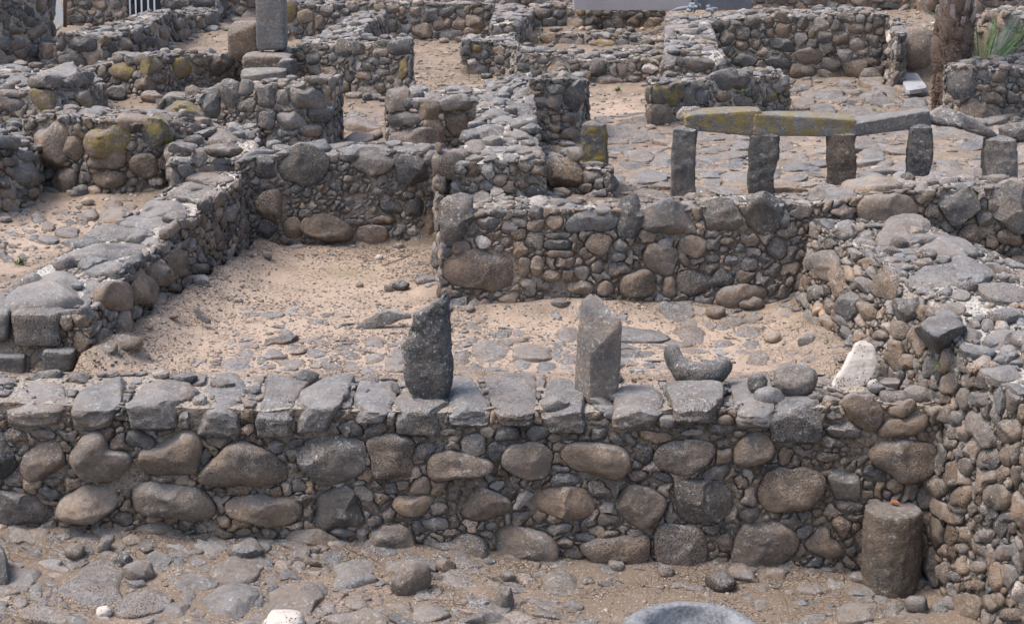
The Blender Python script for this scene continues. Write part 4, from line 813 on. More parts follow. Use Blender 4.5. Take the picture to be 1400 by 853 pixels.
# low lichened wall below the long far wall
t9 = E(*Z_, (675,395,110,95,'bY'), (735,325,110,65,'g'), (825,362,115,100,'gY'), (1000,370,112,112,'bY'), (1210,355,130,125,'d'), (790,460,110,90,'b'), (640,325,70,45,'g'), (905,330,60,50,'g'), (560,400,60,80,'g'), (1090,340,70,50,'g'), (1095,390,60,50,'b'), (500,420,60,80,'d'), (640,440,60,50,'g'), (540,455,50,50,'g'), (870,430,90,60,'b'), (1310,370,60,70,'t'))
A9 = Fs(1.82, (118, 92, 122), (150, 82, 122), (200, 80, 126), (250, 80, 120), (300, 78, 114), (322, 78, 112)); B9 = A9 + [0, 0.5, 0]
wall('low wall at upper left studded with blocks patched in yellow lichen', A9, B9, t9, (), sizes=S3, brown=0.4, seed=701, prot=0.4, **bk)
# the ledge with threshold blocks
t10 = E(*Y_, (60,300,130,60,'b'), (70,350,120,80,'b'), (20,395,120,50,'g'))
# long far wall with a squared end
t8 = E(*Z_, (450,240,190,92,'d'), (335,240,46,92,'d'), (395,328,152,82,'d'), (512,330,80,92,'b'))
A8 = np.array([P(78, 49, z=2.36), P(137, 50, z=2.36)]); B8 = np.array([P(100, 43, z=2.36), P(150, 44, z=2.36)])
fz = P(78, 95, z=1.9)[1]
A8 = np.array([P(78, 49, Y=fz), P(137, 50, Y=fz)]); z8 = A8[0][2]
R8 = np.array([A8[1], P(200, 36, z=z8 + .02), P(262, 18, z=z8 + .04), P(302, 14, z=z8 + .05)]); L8 = np.array([A8[0], P(130, 40, z=z8 + .02), P(190, 22, z=z8 + .04), P(262, 11, z=z8 + .05)])
s8 = E(*Z_, (580,225,60,60,'b'), (620,260,50,70,'d'), (690,240,75,80,'b'), (570,300,60,50,'g'), (760,205,70,80,'d'), (740,265,60,50,'d'), (900,180,90,80,'b'), (900,250,80,70,'b'), (1000,195,60,80,'b'), (985,130,50,70,'b'), (1075,190,60,80,'b'), (1190,210,112,115,'d'), (1160,105,78,75,'gd'), (1095,250,75,70,'g'), (1095,130,50,80,'b'), (830,280,80,40,'b'), (845,150,60,60,'g'), (820,230,60,60,'d'))
wall('long far wall at upper left with squared dark blocks at its near end', R8, L8, s8, (), sizes=((0.17, 3, 0), (0.08, 7, 0)), tsizes=((0.2, 3, 0), (0.09, 6, 0)), brown=0.4, seed=711, prot=0.35, zb=1.75, e0=t8, tlight=0.8, tprot=0.3, **bk)
# tall wall at the far left corner
A10 = np.array([P(-60, -20, Y=21.2), P(0, -14, Y=21.4), P(52, -8, Y=22.2), P(64, -6, Y=22.6)]); B10 = A10 + [-0.1, 0.7, 0]
wall('tall dark rubble wall in the top left corner', A10, B10, E(*Z_, (160,55,70,60,'d'), (165,125,80,60,'d'), (190,180,80,80,'b'), (90,170,90,50,'b'), (40,30,60,50,'d'), (220,35,60,90,'b'), (100,240,70,90,'b'), (30,240,70,80,'g'), (185,275,70,70,'g'), (130,300,70,70,'b'), (240,160,60,60,'b')), (), sizes=S2, brown=0.4, seed=721, prot=0.35, zb=1.75, **bk)
# pillar-like low block wall between
A10b = Fs(1.78, (55, 62, 97), (78, 60, 97)); B10b = A10b + [0, 0.7, 0]
wall('small rubble pier between the tall corner wall and the long far wall', A10b, B10b, E(*Z_, (262,285,75,90,'b'), (262,345,80,50,'g')), (), sizes=S1, brown=0.5, seed=722, **bk)
# back walls
t20 = E(*Y_, (1065,210,132,108,'db'), (910,170,112,88,'bt'), (1200,120,112,82,'b'), (950,80,92,92,'d'), (1000,130,76,80,'b'), (270,90,92,82,'b'), (385,60,76,70,'g'), (345,125,62,80,'b'), (870,65,65,62,'b'), (1040,65,92,62,'d'), (1115,135,82,68,'b'), (670,45,76,55,'b'), (755,45,76,55,'b'), (1215,60,66,45,'b'), (950,240,112,60,'b'), (860,240,72,62,'b'), (180,65,86,150,'bY'),
   (300,30,60,50,'g'), (455,35,70,40,'d'), (530,45,60,50,'g'), (490,70,50,50,'d'), (1125,80,60,45,'g'), (1155,55,40,50,'b'), (1050,125,50,60,'b'), (870,120,60,40,'g'), (1180,180,110,60,'b'), (1265,90,40,60,'d'), (800,60,40,50,'t'), (740,90,60,30,'g'), (820,160,60,60,'g'), (740,140,60,80,'d'), (300,160,50,70,'b'), (215,170,50,50,'g'), (200,215,60,60,'b'), (245,160,40,60,'d'), (435,85,50,40,'g'), (590,50,40,40,'g'))
A20 = Fs(1.88, (384, 8, 66), (450, 8, 68), (530, 9, 70), (600, 10, 68), (672, 11, 60)); A20[:, 1] = A20[:, 1].mean(); A20 = np.array([P(x, y, Y=A20[0][1]) for x, y in ((384, 6), (450, 7), (530, 9), (600, 10), (672, 11))]); B20 = A20 + [0, 0.7, 0]
wall('back wall of round dark fieldstones left of centre behind the far doorway', A20, B20, t20, (), sizes=S1, brown=0.4, seed=731, prot=0.4, zb=1.8, **bk)
y20 = A20[0][1]
A21 = np.array([P(478, 57, z=2.30), P(500, 44, z=2.36), P(527, 22, z=2.44)]); B21 = np.array([P(412, 60, z=2.30), P(440, 44, z=2.36), P(488, 20, z=2.44)])
wall('flat topped wall running back to the dark fieldstone wall left of centre', A21, B21, (), (), sizes=S1, tsizes=((0.22, 3, 0), (0.1, 6, 0)), brown=0.4, tbrown=0.1, seed=732, zb=1.75, tlight=0.7, tprot=0.3, **bk)
t22 = E(*Y_, (1320,170,60,70,'d'), (1385,165,60,50,'b'))
A22 = np.array([P(x, y, z=2.36) for x, y in ((672, 34), (712, 34))]); B22 = np.array([P(x, y, z=2.44) for x, y in ((676, 9), (730, 9))])
wall('short cobbled wall top between the two dark back recesses', A22, B22, t22, (), sizes=S1, tsizes=((0.25, 3, 0), (0.1, 6, 0)), brown=0.3, tbrown=0.15, seed=741, zb=1.9, tlight=0.9, tprot=0.3, **bk)
t22b = E(*Y_, (1150,260,60,100,'d'), (1210,265,60,50,'bY'), (1180,340,55,40,'w'), (1145,395,70,80,'bt'), (1225,385,80,65,'g'), (1270,335,40,40,'b'), (1300,390,70,50,'g'), (1250,300,50,50,'g'), (1330,280,70,60,'b'), (1330,330,60,60,'g'), (1320,440,90,70,'g'))
A22b = Fs(1.72, (629, 60, 112), (670, 58, 112), (708, 60, 116)); B22b = np.array([P(635, 52, z=A22b[0][2]), P(670, 48, z=A22b[1][2]), P(705, 47, z=A22b[2][2])])
wall('ragged wall end right of the far doorway with a small white stone in it', A22b, B22b, t22b, (), sizes=S3, brown=0.35, seed=742, prot=0.4, tlight=0.8, **bk)
t17 = E(*X_, (165,75,95,78,'d'), (205,130,102,66,'d'), (255,80,86,56,'d'), (355,135,122,98,'b'), (440,115,102,56,'d'), (555,135,122,92,'d'), (665,130,72,76,'b'), (770,135,112,86,'b'), (430,175,80,46,'b'), (630,85,82,50,'d'), (700,95,52,50,'g'), (375,70,60,36,'bY'), (150,170,60,40,'b'), (240,175,60,40,'b'), (460,70,60,40,'g'), (520,75,70,36,'g'), (320,70,50,40,'g'), (790,85,60,36,'d'), (280,130,60,50,'d'), (420,70,40,36,'g'))
A17 = Fs(1.98, (728, 12, 50), (780, 13, 50), (840, 14, 50), (908, 18, 50)); y17 = A17[:, 1].mean(); A17 = np.array([P(x, y, Y=y17) for x, y in ((728, 11), (780, 12), (840, 14), (908, 18))]); B17 = A17 + [0, 0.7, 0]
wall('dark stone wall of the sunken recess at the back centre', A17, B17, t17, (), sizes=S1, brown=0.4, seed=751, prot=0.4, zb=1.85, **bk)
t18 = E(*X_, (95,220,98,88,'b'), (200,222,92,76,'b'), (300,238,92,60,'g'), (375,238,50,60,'g'), (600,242,75,60,'g'), (670,258,66,50,'d'), (730,268,82,50,'b'), (665,215,50,42,'d'), (815,258,72,50,'b'), (510,240,110,60,'tY'), (20,210,60,70,'b'), (440,240,60,50,'b'), (735,228,70,40,'b'))
A18 = Fs(1.90, (700, 48, 68), (770, 50, 68), (840, 52, 70), (912, 56, 72)); B18 = A18 + [0, 0.45, 0]
wall('low bench of small boulders in front of the sunken back recess', A18, B18, t18, (), sizes=S3, brown=0.4, seed=752, prot=0.45, tlight=0.7, **bk)
t19 = E(*X_, (470,375,105,105,'d'), (245,380,112,82,'b'), (170,330,60,42,'g'), (340,370,60,46,'b'), (605,385,60,70,'g'), (755,375,96,60,'wL'), (850,375,60,66,'bY'), (530,470,162,112,'b'), (660,480,102,62,'b'), (670,430,80,46,'g'), (735,480,50,50,'b'), (390,415,90,60,'b'), (50,370,92,46,'d'), (130,365,36,42,'b'), (335,335,70,30,'g'), (655,370,40,60,'g'), (550,380,50,80,'g'), (900,330,40,50,'g'))
A19 = Fs(1.68, (706, 82, 118), (760, 80, 124), (820, 80, 130), (870, 80, 130), (912, 82, 128)); A19[:, 1] = A19[:, 1].mean(); A19 = np.array([P(x, 82, Y=A19[0][1]) for x in (706, 760, 820, 870, 912)]); B19 = np.array([P(x, 66, z=A19[0][2]) for x in (712, 762, 820, 870, 908)])
wall('broad earth topped ledge wall behind the central doorway', A19, B19, t19, (), sizes=S3, tsizes=((0.05, 0.5, 0), (0.04, 0.6, 0)), brown=0.4, seed=761, prot=0.4, tlight=0.55, **bk)
A23 = np.array([P(x, y, z=2.36) for x, y in ((905, 100), (907, 80), (908, 50), (911, 24))]); B23 = np.array([P(x, y, z=2.36) for x, y in ((1000, 96), (992, 84), (978, 54), (966, 26))])
A23 = np.array([P(x, y, z=z) for x, y, z in ((900, 86, 2.2), (906, 72, 2.3), (908, 48, 2.36), (911, 20, 2.42))]); B23 = np.array([P(x, y, z=z) for x, y, z in ((992, 86, 2.2), (986, 70, 2.3), (976, 48, 2.36), (965, 22, 2.42))])
wall('very broad cobbled wall top running back right of the sunken recess', B23, A23, (), (), sizes=S3, tsizes=((0.24, 3, 0), (0.1, 6, 0)), brown=0.4, tbrown=0.12, seed=771, zb=1.6, tlight=0.95, tprot=0.35, top_keep=0.95, e0=E(*X_, (1020,350,180,80,'gl'), (1000,290,140,40,'gl'), (920,340,50,60,'g')), **bk)
t24 = E(*X_, (1110,145,102,72,'d'), (1225,130,76,36,'g'), (1310,120,92,62,'b'), (1175,205,82,80,'g'), (1260,185,92,72,'d'), (1160,275,66,50,'g'), (1255,250,82,50,'b'), (1270,325,142,92,'d'), (1200,160,40,60,'g'), (1330,190,50,60,'g')) + E(*V_, (70,95,76,62,'b'), (190,125,76,76,'d'), (85,170,96,86,'b'), (290,135,96,82,'l'), (430,100,96,56,'g'), (505,105,60,52,'l'),
   (390,145,86,62,'g'), (485,160,92,62,'b'), (180,215,70,86,'lL'), (240,185,52,60,'b'), (70,250,146,76,'d'), (310,205,82,66,'g'), (400,215,92,76,'b'), (250,250,86,66,'d'), (485,240,86,82,'l'), (340,270,86,62,'d'), (425,300,86,76,'l'), (225,310,156,102,'b'), (55,340,142,86,'d'), (350,350,112,82,'d'), (475,385,142,142,'b'), (190,390,150,86,'b'),
   (335,415,126,66,'l'), (605,125,70,60,'d'), (610,175,60,50,'b'), (575,225,60,66,'l'), (520,285,76,56,'l'), (600,290,60,62,'d'), (570,340,102,50,'b'), (600,390,70,62,'b'), (550,150,50,60,'bt'), (550,205,40,50,'b'), (130,105,40,46,'g'), (10,185,50,60,'b'), (10,120,50,70,'b'), (340,115,40,60,'b'), (550,380,40,40,'d'), (385,270,36,36,'g'), (275,370,50,30,'g'), (140,320,40,60,'g'), (140,165,36,50,'g'), (240,100,50,40,'g'))
y24 = P(1090, 112, z=1.62)[1]
A24 = np.array([P(x, y, Y=y24) for x, y in ((962, 27), (1030, 22), (1100, 20), (1160, 22), (1216, 28))]); B24 = A24 + [0, 0.9, 0.0]
wall('neat back wall of mixed grey and brown fieldstones behind the colonnade', A24, B24, t24, (), sizes=((0.12, 4, 0), (0.07, 5, 0)), brown=0.4, seed=781, prot=0.35, zb=1.5, tlight=0.7, **bk)
A24b = np.array([P(1216, 28, Y=y24), P(1223, 36, Y=y24 - 0.6), P(1228, 46, Y=y24 - 1.1)]); B24b = A24b + [0.15, 0.1, 0.0]
wall('narrow return wall with pale edge stones at the right end of the neat back wall', A24b, B24b, E(*V_, (655,210,30,90,'w'), (655,290,30,70,'l'), (680,180,40,60,'l'), (650,350,50,60,'b')), E(*V_, (710,165,90,60,'d')), sizes=S1, brown=0.35, seed=782, zb=1.5, tlight=0.9, **bk)
t26 = E(*V_, (1060,460,162,188,'d'), (1165,620,242,130,'bt',15), (1180,485,82,52,'b'), (1220,540,118,72,'b'), (1185,415,76,66,'g'), (1265,425,92,62,'g'), (1390,450,60,50,'g'), (1340,540,80,70,'g'), (1270,490,60,50,'b'), (1180,370,80,30,'g'), (1350,400,70,50,'g'), (1330,620,90,70,'b'))
A26 = Fs(1.60, (1294, 95, 168), (1330, 94, 170), (1370, 94, 168), (1430, 95, 164)); B26 = np.array([P(1296, 86, z=A26[0][2]), P(1330, 84, z=A26[1][2]), P(1375, 82, z=A26[2][2]), P(1430, 80, z=A26[3][2])])
wall('wall at the right frame edge with a tall dark block beside the palm', A26, B26, t26, (), sizes=S3, brown=0.4, seed=791, prot=0.45, tlight=0.9, **bk)
A28 = np.array([P(1372, 22, Y=21.5), P(1430, 18, Y=21.3)]); B28 = A28 + [0, 1.0, 0]
wall('higher stone wall behind the palm seedling at the right frame edge', A28, B28, E(*V_, (1350,130,100,90,'d'), (1355,220,90,70,'b'), (1390,170,60,60,'b')), (), sizes=S2, brown=0.4, seed=792, zb=1.55, **bk)
# pier and brick-like fill under the gate, and the wall around the gate
A29 = np.array([P(88, -14, Y=25.5), P(140, -14, Y=25.5), P(172, -14, Y=25.5)]); B29 = A29 + [0, 0.5, 0]
wall('far wall piece left of the white gate', A29, B29, E(*Z_, (470,25,70,60,'d'), (540,25,80,60,'b'), (420,105,105,50,'d'), (630,25,80,55,'g'), (380,25,40,50,'t'), (650,80,50,40,'t'), (500,70,50,30,'t'), (590,75,50,40,'b')), (), sizes=S1, brown=0.55, seed=801, zb=1.9, **bk)
A30 = np.array([P(218, -14, Y=25.6), P(260, -14, Y=25.6), P(300, -16, Y=25.6)]); B30 = A30 + [0, 0.5, 0]
wall('far wall piece right of the white gate', A30, B30, E(*Z_, (945,25,150,50,'d'), (1115,20,130,50,'d')), (), sizes=S2, brown=0.4, seed=802, zb=1.9, **bk)
# masonry bank at the very back
def backwall(label, x0, x1, ytop, Y, seed, **kw):
    A = np.array([P(x, ytop, Y=Y) for x in np.linspace(x0, x1, 4)]); B = A + [0, 1.2, 0.1]
    return wall(label, A, B, kw.pop('tr', ()), (), sizes=((0.42, 2, 0), (0.16, 4, 0)), brown=0.62, seed=seed, res=0.035, msheet=0.09, peb=0, zb=2.0, ends=(1, 1), flight=0.35, **kw)
backwall('brown stone wall at the top edge left of the grey panel', 290, 796, -22, 26.2, 811)
backwall('brown stone wall at the top edge behind the neat back wall', 1018, 1290, -24, 25.8, 812, tr=E(*V_, (660,38,130,36,'d'), (245,40,70,30,'g'), (440,45,130,36,'b')))
backwall('high ochre masonry at the top right behind the palm', 1286, 1500, -30, 24.4, 813, tr=E(*V_, (1130,60,110,130,'t'), (1230,20,90,50,'b'), (1330,20,90,40,'b'), (1180,150,90,50,'b')))
# ================================================================== THE GROUND, with soil banked against every wall foot
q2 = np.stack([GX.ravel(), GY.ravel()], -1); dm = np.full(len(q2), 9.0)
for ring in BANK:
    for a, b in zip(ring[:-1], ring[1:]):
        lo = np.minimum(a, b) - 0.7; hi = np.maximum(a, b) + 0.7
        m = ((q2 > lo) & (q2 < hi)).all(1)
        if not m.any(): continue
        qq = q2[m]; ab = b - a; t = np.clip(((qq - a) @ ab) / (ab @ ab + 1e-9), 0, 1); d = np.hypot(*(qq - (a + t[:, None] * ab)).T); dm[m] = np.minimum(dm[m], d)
pz = pz + ((0.045 + 0.04 * vnoise(np.stack([q2[:, 0] * 2.2, q2[:, 1] * 2.2, q2[:, 0] * 0], -1), 9)) * np.exp(-(dm / 0.16) ** 2)).reshape(GX.shape)
V = np.stack([GX, GY, pz], -1).reshape(-1, 3)
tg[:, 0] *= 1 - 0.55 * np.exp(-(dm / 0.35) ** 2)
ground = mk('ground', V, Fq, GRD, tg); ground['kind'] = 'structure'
# ================================================================== PAVING AND STONES SET IN THE GROUND
def gpatch(pts, z, out=(0, 0, 1)):
    q = [P(x, y, z=z) for x, y in pts]; return Patch([q[0], q[1]], [q[3], q[2]], out, 0.0)
class GPatch(Patch):
    """patch that follows the ground"""
    def pos(s, a, t):
        p = Patch.pos(s, a, t).copy(); p[..., 2] = Gz(p[..., 0], p[..., 1]); return p
pave = thing('courtyard_paving', None, None, (3.0, 16.0, 1.6), kind='structure')
bag = Bag(pave, 'paving_stone', 'small_paving_stones', maxn=299, minpx=8)
pt = GPatch([P(805, 268, z=1.57), P(1440, 268, z=1.57)], [P(815, 168, z=1.62), P(1440, 150, z=1.62)], (0, 0, 1), 0.0)
tp = E(*M_, (735,205,205,105,'gd'), (690,95,165,70,'bg'), (810,258,130,50,'bl'), (770,322,185,88,'bd'), (655,150,150,36,'g'), (1065,120,150,60,'g'), (1240,215,200,70,'b'), (1210,150,160,40,'g'), (1090,250,110,50,'g'), (1190,290,150,40,'g'), (1250,40,160,60,'g'), (1200,95,190,50,'b'), (820,145,130,40,'g'), (800,60,110,50,'b')) \
   + E(*V2, (600,180,260,40,'d'), (140,150,200,60,'g'), (250,170,120,20,'d'), (590,210,180,40,'g'), (280,130,100,60,'g'), (990,155,160,60,'g'), (740,150,120,50,'g'), (560,100,160,50,'g'), (150,215,150,40,'g'), (1030,245,120,40,'g'))
fill_patch(bag, pt, tp, ((0.5, 2.5, 0), (0.3, 3, 0), (0.13, 4, 0)), res=0.022, gap=0.012, prot=0.16, pmax=0.032, over=0, brown=0.5, ang=0.8, k=4, seed=901, keep=0.88, flat=0.5, aniso=1.25)
bag.flush()
pav2 = thing('back_court_paving', None, None, (5.0, 19.0, 1.6), kind='structure')
bag = Bag(pav2, 'paving_stone', 'small_paving_stones', minpx=8)
pt = GPatch([P(1060, 168, z=1.62), P(1300, 168, z=1.62)], [P(1085, 114, z=1.62), P(1240, 114, z=1.62)], (0, 0, 1), 0.0)
fill_patch(bag, pt, E(*V_, (330,530,170,60,'db'), (305,610,150,70,'g'), (200,575,130,70,'b'), (230,525,120,40,'b'), (640,510,165,50,'bd'), (570,455,150,70,'b'), (480,630,200,50,'bg')), ((0.36, 2, 0), (0.2, 3, 0), (0.1, 4, 0)), res=0.025, gap=0.03, prot=0.35, pmax=0.08, over=0, brown=0.35, ang=0.3, k=3, seed=902, keep=0.6, flat=0.8)
bag.flush()
# doorway cobbles and left court stones
pav3 = thing('doorway_paving', None, None, (-1.6, 16.5, 1.6), kind='structure')
bag = Bag(pav3, 'paving_stone', 'small_paving_stones', minpx=8)
pt = GPatch([P(452, 208, z=1.6), P(540, 208, z=1.6)], [P(470, 160, z=1.62), P(525, 160, z=1.62)], (0, 0, 1), 0.0)
fill_patch(bag, pt, E(*Y_, (590,700,200,50,'b'), (560,760,170,70,'bl'), (650,740,90,60,'b')), ((0.3, 2, 0), (0.12, 4, 0)), res=0.02, gap=0.02, prot=0.4, pmax=0.07, over=0, brown=0.4, seed=903, keep=0.7)
bag.flush()
# stones bedded in the floor of the middle room
mid = thing('middle_room_floor_stones', None, None, (0.3, 10.8, 0.9), kind='structure')
bag = Bag(mid, 'fieldstone', 'small_fieldstones', minpx=8)
pt = GPatch([P(250, 506, z=0.9), P(1180, 506, z=0.9)], [P(330, 425, z=0.9), P(1110, 425, z=0.9)], (0, 0, 1), 0.0)
tm = E(*S_, (100,575,150,75,'g'), (215,630,160,60,'bg'), (640,522,120,62,'b'), (530,585,160,50,'b'), (610,688,135,80,'l'), (650,612,120,60,'b'), (760,640,145,85,'b'), (430,650,140,44,'d'), (535,640,110,60,'g'), (1130,605,110,90,'b'), (1290,580,220,120,'bg'), (1180,425,90,38,'d'), (1190,500,90,36,'d'), (1330,470,120,50,'d'), (1100,545,60,30,'g'), (340,570,130,50,'g'), (200,548,80,30,'g'),
    (70,365,150,50,'g'), (125,362,60,24,'d'), (130,425,90,24,'g'), (160,470,100,24,'g'), (210,300,40,24,'g'), (110,278,60,26,'b'), (380,390,40,18,'b'), (290,512,46,26,'b'), (180,660,110,36,'g'), (30,620,60,50,'g'), (380,610,100,40,'g'), (780,560,120,50,'g'), (1100,390,80,26,'b'), (1140,450,60,30,'b')) \
   + E(*R_, (1300,628,185,80,'l'), (1345,570,110,44,'g'), (840,635,90,30,'g'), (1085,530,60,22,'g'), (1270,512,62,40,'b'), (1270,345,50,26,'g'), (1020,655,90,24,'g'), (1370,360,90,34,'g'), (1300,465,40,20,'g'), (940,430,50,22,'d')) \
   + E(*T_, (110,565,230,110,'bg'), (190,650,140,70,'d'), (690,472,320,100,'d'), (700,578,230,50,'d'), (290,470,150,84,'b'), (990,478,210,84,'bt'), (1005,562,150,50,'b'), (1165,520,150,50,'b'), (1310,535,96,56,'g'), (1295,455,170,80,'b'), (1350,620,130,80,'b'), (905,445,58,40,'b'), (600,372,80,50,'g'), (1150,427,80,52,'g'), (40,465,76,56,'g'), (150,715,66,46,'g'), (250,525,100,36,'g'), (240,590,90,36,'g'), (300,570,60,40,'g'), (60,640,120,50,'g'), (80,720,110,50,'g'), (1080,420,90,40,'b'))
fill_patch(bag, pt, tm, ((0.09, 1.4, 0), (0.05, 2, 0)), res=0.012, gap=0.012, prot=0.16, pmax=0.05, over=0.05, brown=0.55, ang=0.9, k=4.0, seed=911, keep=0.24, flat=0.6)
pt = GPatch([P(300, 507, z=0.9), P(1000, 507, z=0.9)], [P(330, 466, z=0.9), P(940, 466, z=0.9)], (0, 0, 1), 0.0)
fill_patch(bag, pt, (), ((0.26, 3, 0), (0.14, 4, 0), (0.07, 4, 0)), res=0.014, gap=0.01, prot=0.12, pmax=0.025, over=0, brown=0.4, ang=0.9, k=4.0, seed=912, keep=0.85, flat=0.5, block=[q_[0] for q_ in tm])
pt = GPatch([P(880, 470, z=0.9), P(1110, 470, z=0.9)], [P(880, 428, z=0.9), P(1080, 428, z=0.9)], (0, 0, 1), 0.0)
fill_patch(bag, pt, (), ((0.22, 3, 0), (0.1, 4, 0)), res=0.014, gap=0.012, prot=0.2, pmax=0.04, over=0, brown=0.6, ang=0.9, k=4.0, seed=913, keep=0.6, flat=0.5, block=[q_[0] for q_ in tm])
bag.flush()
# stones lying in the left court
lef = thing('left_court_floor_stones', None, None, (-3.8, 12.5, 1.3), kind='structure')
bag = Bag(lef, 'fieldstone', 'small_fieldstones', minpx=6)
pt = GPatch([P(-60, 385, z=1.27), P(100, 385, z=1.27)], [P(-60, 262, z=1.36), P(300, 262, z=1.36)], (0, 0, 1), 0.0)
tl = E(*N_, (405,575,135,66,'gd'), (270,555,120,52,'g'), (215,440,90,44,'g'), (450,450,70,70,'d'), (385,460,70,22,'d'), (360,515,140,60,'b'), (560,520,150,62,'gb'), (640,430,200,80,'b'), (500,430,110,40,'b'), (330,430,50,30,'g'), (180,545,90,26,'g'), (265,490,80,40,'b'), (20,640,60,40,'g'), (50,665,70,30,'g'), (430,372,46,28,'d'), (60,620,60,20,'g'), (120,640,50,26,'g'), (140,400,60,30,'g'), (620,370,120,40,'b'), (700,380,100,40,'b'), (650,320,40,40,'g'), (15,590,50,36,'g'), (200,675,36,22,'b'))
fill_patch(bag, pt, tl, ((0.1, 2, 0), (0.05, 4, 0)), res=0.014, gap=0.01, prot=0.4, pmax=0.05, over=0, brown=0.4, ang=0.4, seed=921, keep=0.2, flat=0.8)
bag.flush()
# stones bedded in the front ground
fr = thing('front_room_floor_stones', None, None, (0, 8.4, 0.0), kind='structure')
bag = Bag(fr, 'fieldstone', 'small_fieldstones', minpx=8)
pt = GPatch([P(-60, 900, z=0.0), P(1300, 900, z=0.0)], [P(-60, 738, z=0.0), P(1300, 738, z=0.0)], (0, 0, 1), 0.0)
tf = T(*E0, ('bR', 295,610,450,550,560,490,620,510,700,640,680,700,600,770,500,800,420,800,370,740,330,680), ('b', 620,790,700,700,830,620,920,610,980,690,960,740,860,800,720,830), ('g', 60,560,150,540,250,560,260,600,190,630,60,655,40,600)) \
  + E(*E0, (1250,745,340,190,'g'), (960,782,160,104,'b'), (1075,622,240,92,'d'), (985,522,80,52,'d'), (1082,505,104,66,'g'), (980,570,62,36,'d'), (1290,550,280,190,'b'), (855,530,150,130,'g'), (650,432,80,62,'b'), (195,690,80,130,'g',20), (245,710,50,130,'g',25), (290,490,70,34,'g'), (240,805,300,104,'t'), (110,730,84,92,'b'), (1035,715,90,100,'g'), (1080,800,92,40,'bt'), (570,800,92,58,'w'), (430,835,170,50,'g'), (1330,470,90,60,'g')) \
  + E(*F0, (190,720,320,190,'bR'), (345,655,122,92,'d',20), (235,545,80,62,'b'), (385,557,64,50,'g'), (60,515,90,84,'d'), (80,605,86,70,'g'), (550,575,280,150,'gb',-8), (765,540,130,70,'b'), (565,725,155,110,'b'), (670,720,70,60,'b'), (400,760,92,80,'g'), (950,780,196,132,'b'), (540,830,330,84,'bt'), (990,668,74,62,'b'), (1350,740,110,120,'d'), (1170,702,62,38,'b'), (1230,825,240,64,'d'), (90,660,100,40,'k'), (20,730,60,100,'d'), (1350,655,60,30,'b')) \
  + E(*G0, (270,642,224,124,'b'), (160,742,230,40,'gb',28), (410,835,140,40,'g'), (280,560,100,44,'g'), (150,580,90,50,'b'), (1360,740,90,90,'b'), (1380,655,90,50,'b')) \
  + E(*H0, (515,665,180,80,'g'), (630,722,105,50,'g'), (815,752,144,104,'d'), (480,790,240,130,'b'), (690,775,110,120,'g'), (735,800,72,50,'g'), (240,556,64,62,'b'), (240,665,200,60,'b'), (250,825,160,64,'g'), (440,520,70,60,'b'), (160,500,90,70,'b'), (890,535,40,30,'t'), (885,570,34,26,'t'), (985,655,40,50,'o'))
fill_patch(bag, pt, tf, ((0.1, 1, 0), (0.045, 3, 0)), res=0.011, gap=0.012, prot=0.26, pmax=0.055, over=0, brown=0.45, ang=0.6, k=3.4, seed=931, keep=0.30, flat=0.7)
pt = GPatch([P(-40, 870, z=0.0), P(860, 870, z=0.0)], [P(-40, 752, z=0.0), P(640, 752, z=0.0)], (0, 0, 1), 0.0)
fill_patch(bag, pt, (), ((0.24, 3, 0), (0.12, 4, 0), (0.06, 4, 0)), res=0.012, gap=0.012, prot=0.16, pmax=0.03, over=0, brown=0.4, ang=0.9, k=4.0, seed=932, keep=0.78, flat=0.5, block=[q_[0] for q_ in tf])
bag.flush()

# ================================================================== GRAVEL
r = np.random.default_rng(5)
def scatter(n, x0, x1, y0, y1, med, seed, light):
    r = np.random.default_rng(seed); x = r.uniform(x0, x1, n); y = r.uniform(y0, y1, n)
    d = vnoise(np.stack([x * 1.6, y * 1.6, x * 0], -1), 77); k = r.random(n) < (0.55 + 0.8 * d); x, y = x[k], y[k]; n = len(x)
    p = np.stack([x, y, Gz(x, y) + 0.002], -1); s = (med * r.lognormal(0, 0.5, n)).clip(0.003, 0.05)
    return pebbles(p, s, peb_tint(n, r, light), seed)
G_ = [scatter(9000, -3.5, 3.2, 7.7, 9.35, 0.006, 1, 0.35), scatter(16000, -3.0, 2.8, 10.0, 12.1, 0.0062, 2, 0.30), scatter(7000, -2.6, -0.5, 12.0, 13.9, 0.007, 6, 0.3), scatter(3500, -5.5, -2.6, 10.8, 14.8, 0.011, 3, 0.25), scatter(9000, -1, 7, 12.9, 22, 0.015, 4, 0.3), scatter(9000, -8, 0.5, 14.6, 26, 0.018, 8, 0.2), scatter(3000, 0, 7, 22, 27, 0.022, 9, 0.2)]
V = np.concatenate([g[0] for g in G_]); off = np.cumsum([0] + [len(g[0]) for g in G_[:-1]]); Fc = np.concatenate([g[1] + o for g, o in zip(G_, off)]); Tn = np.concatenate([g[2] for g in G_])
o = mk('gravel', V, Fc, BAS, Tn); tag(o, kind='stuff', label='loose gravel and stone chips scattered over the dry earth floors', cat='gravel')
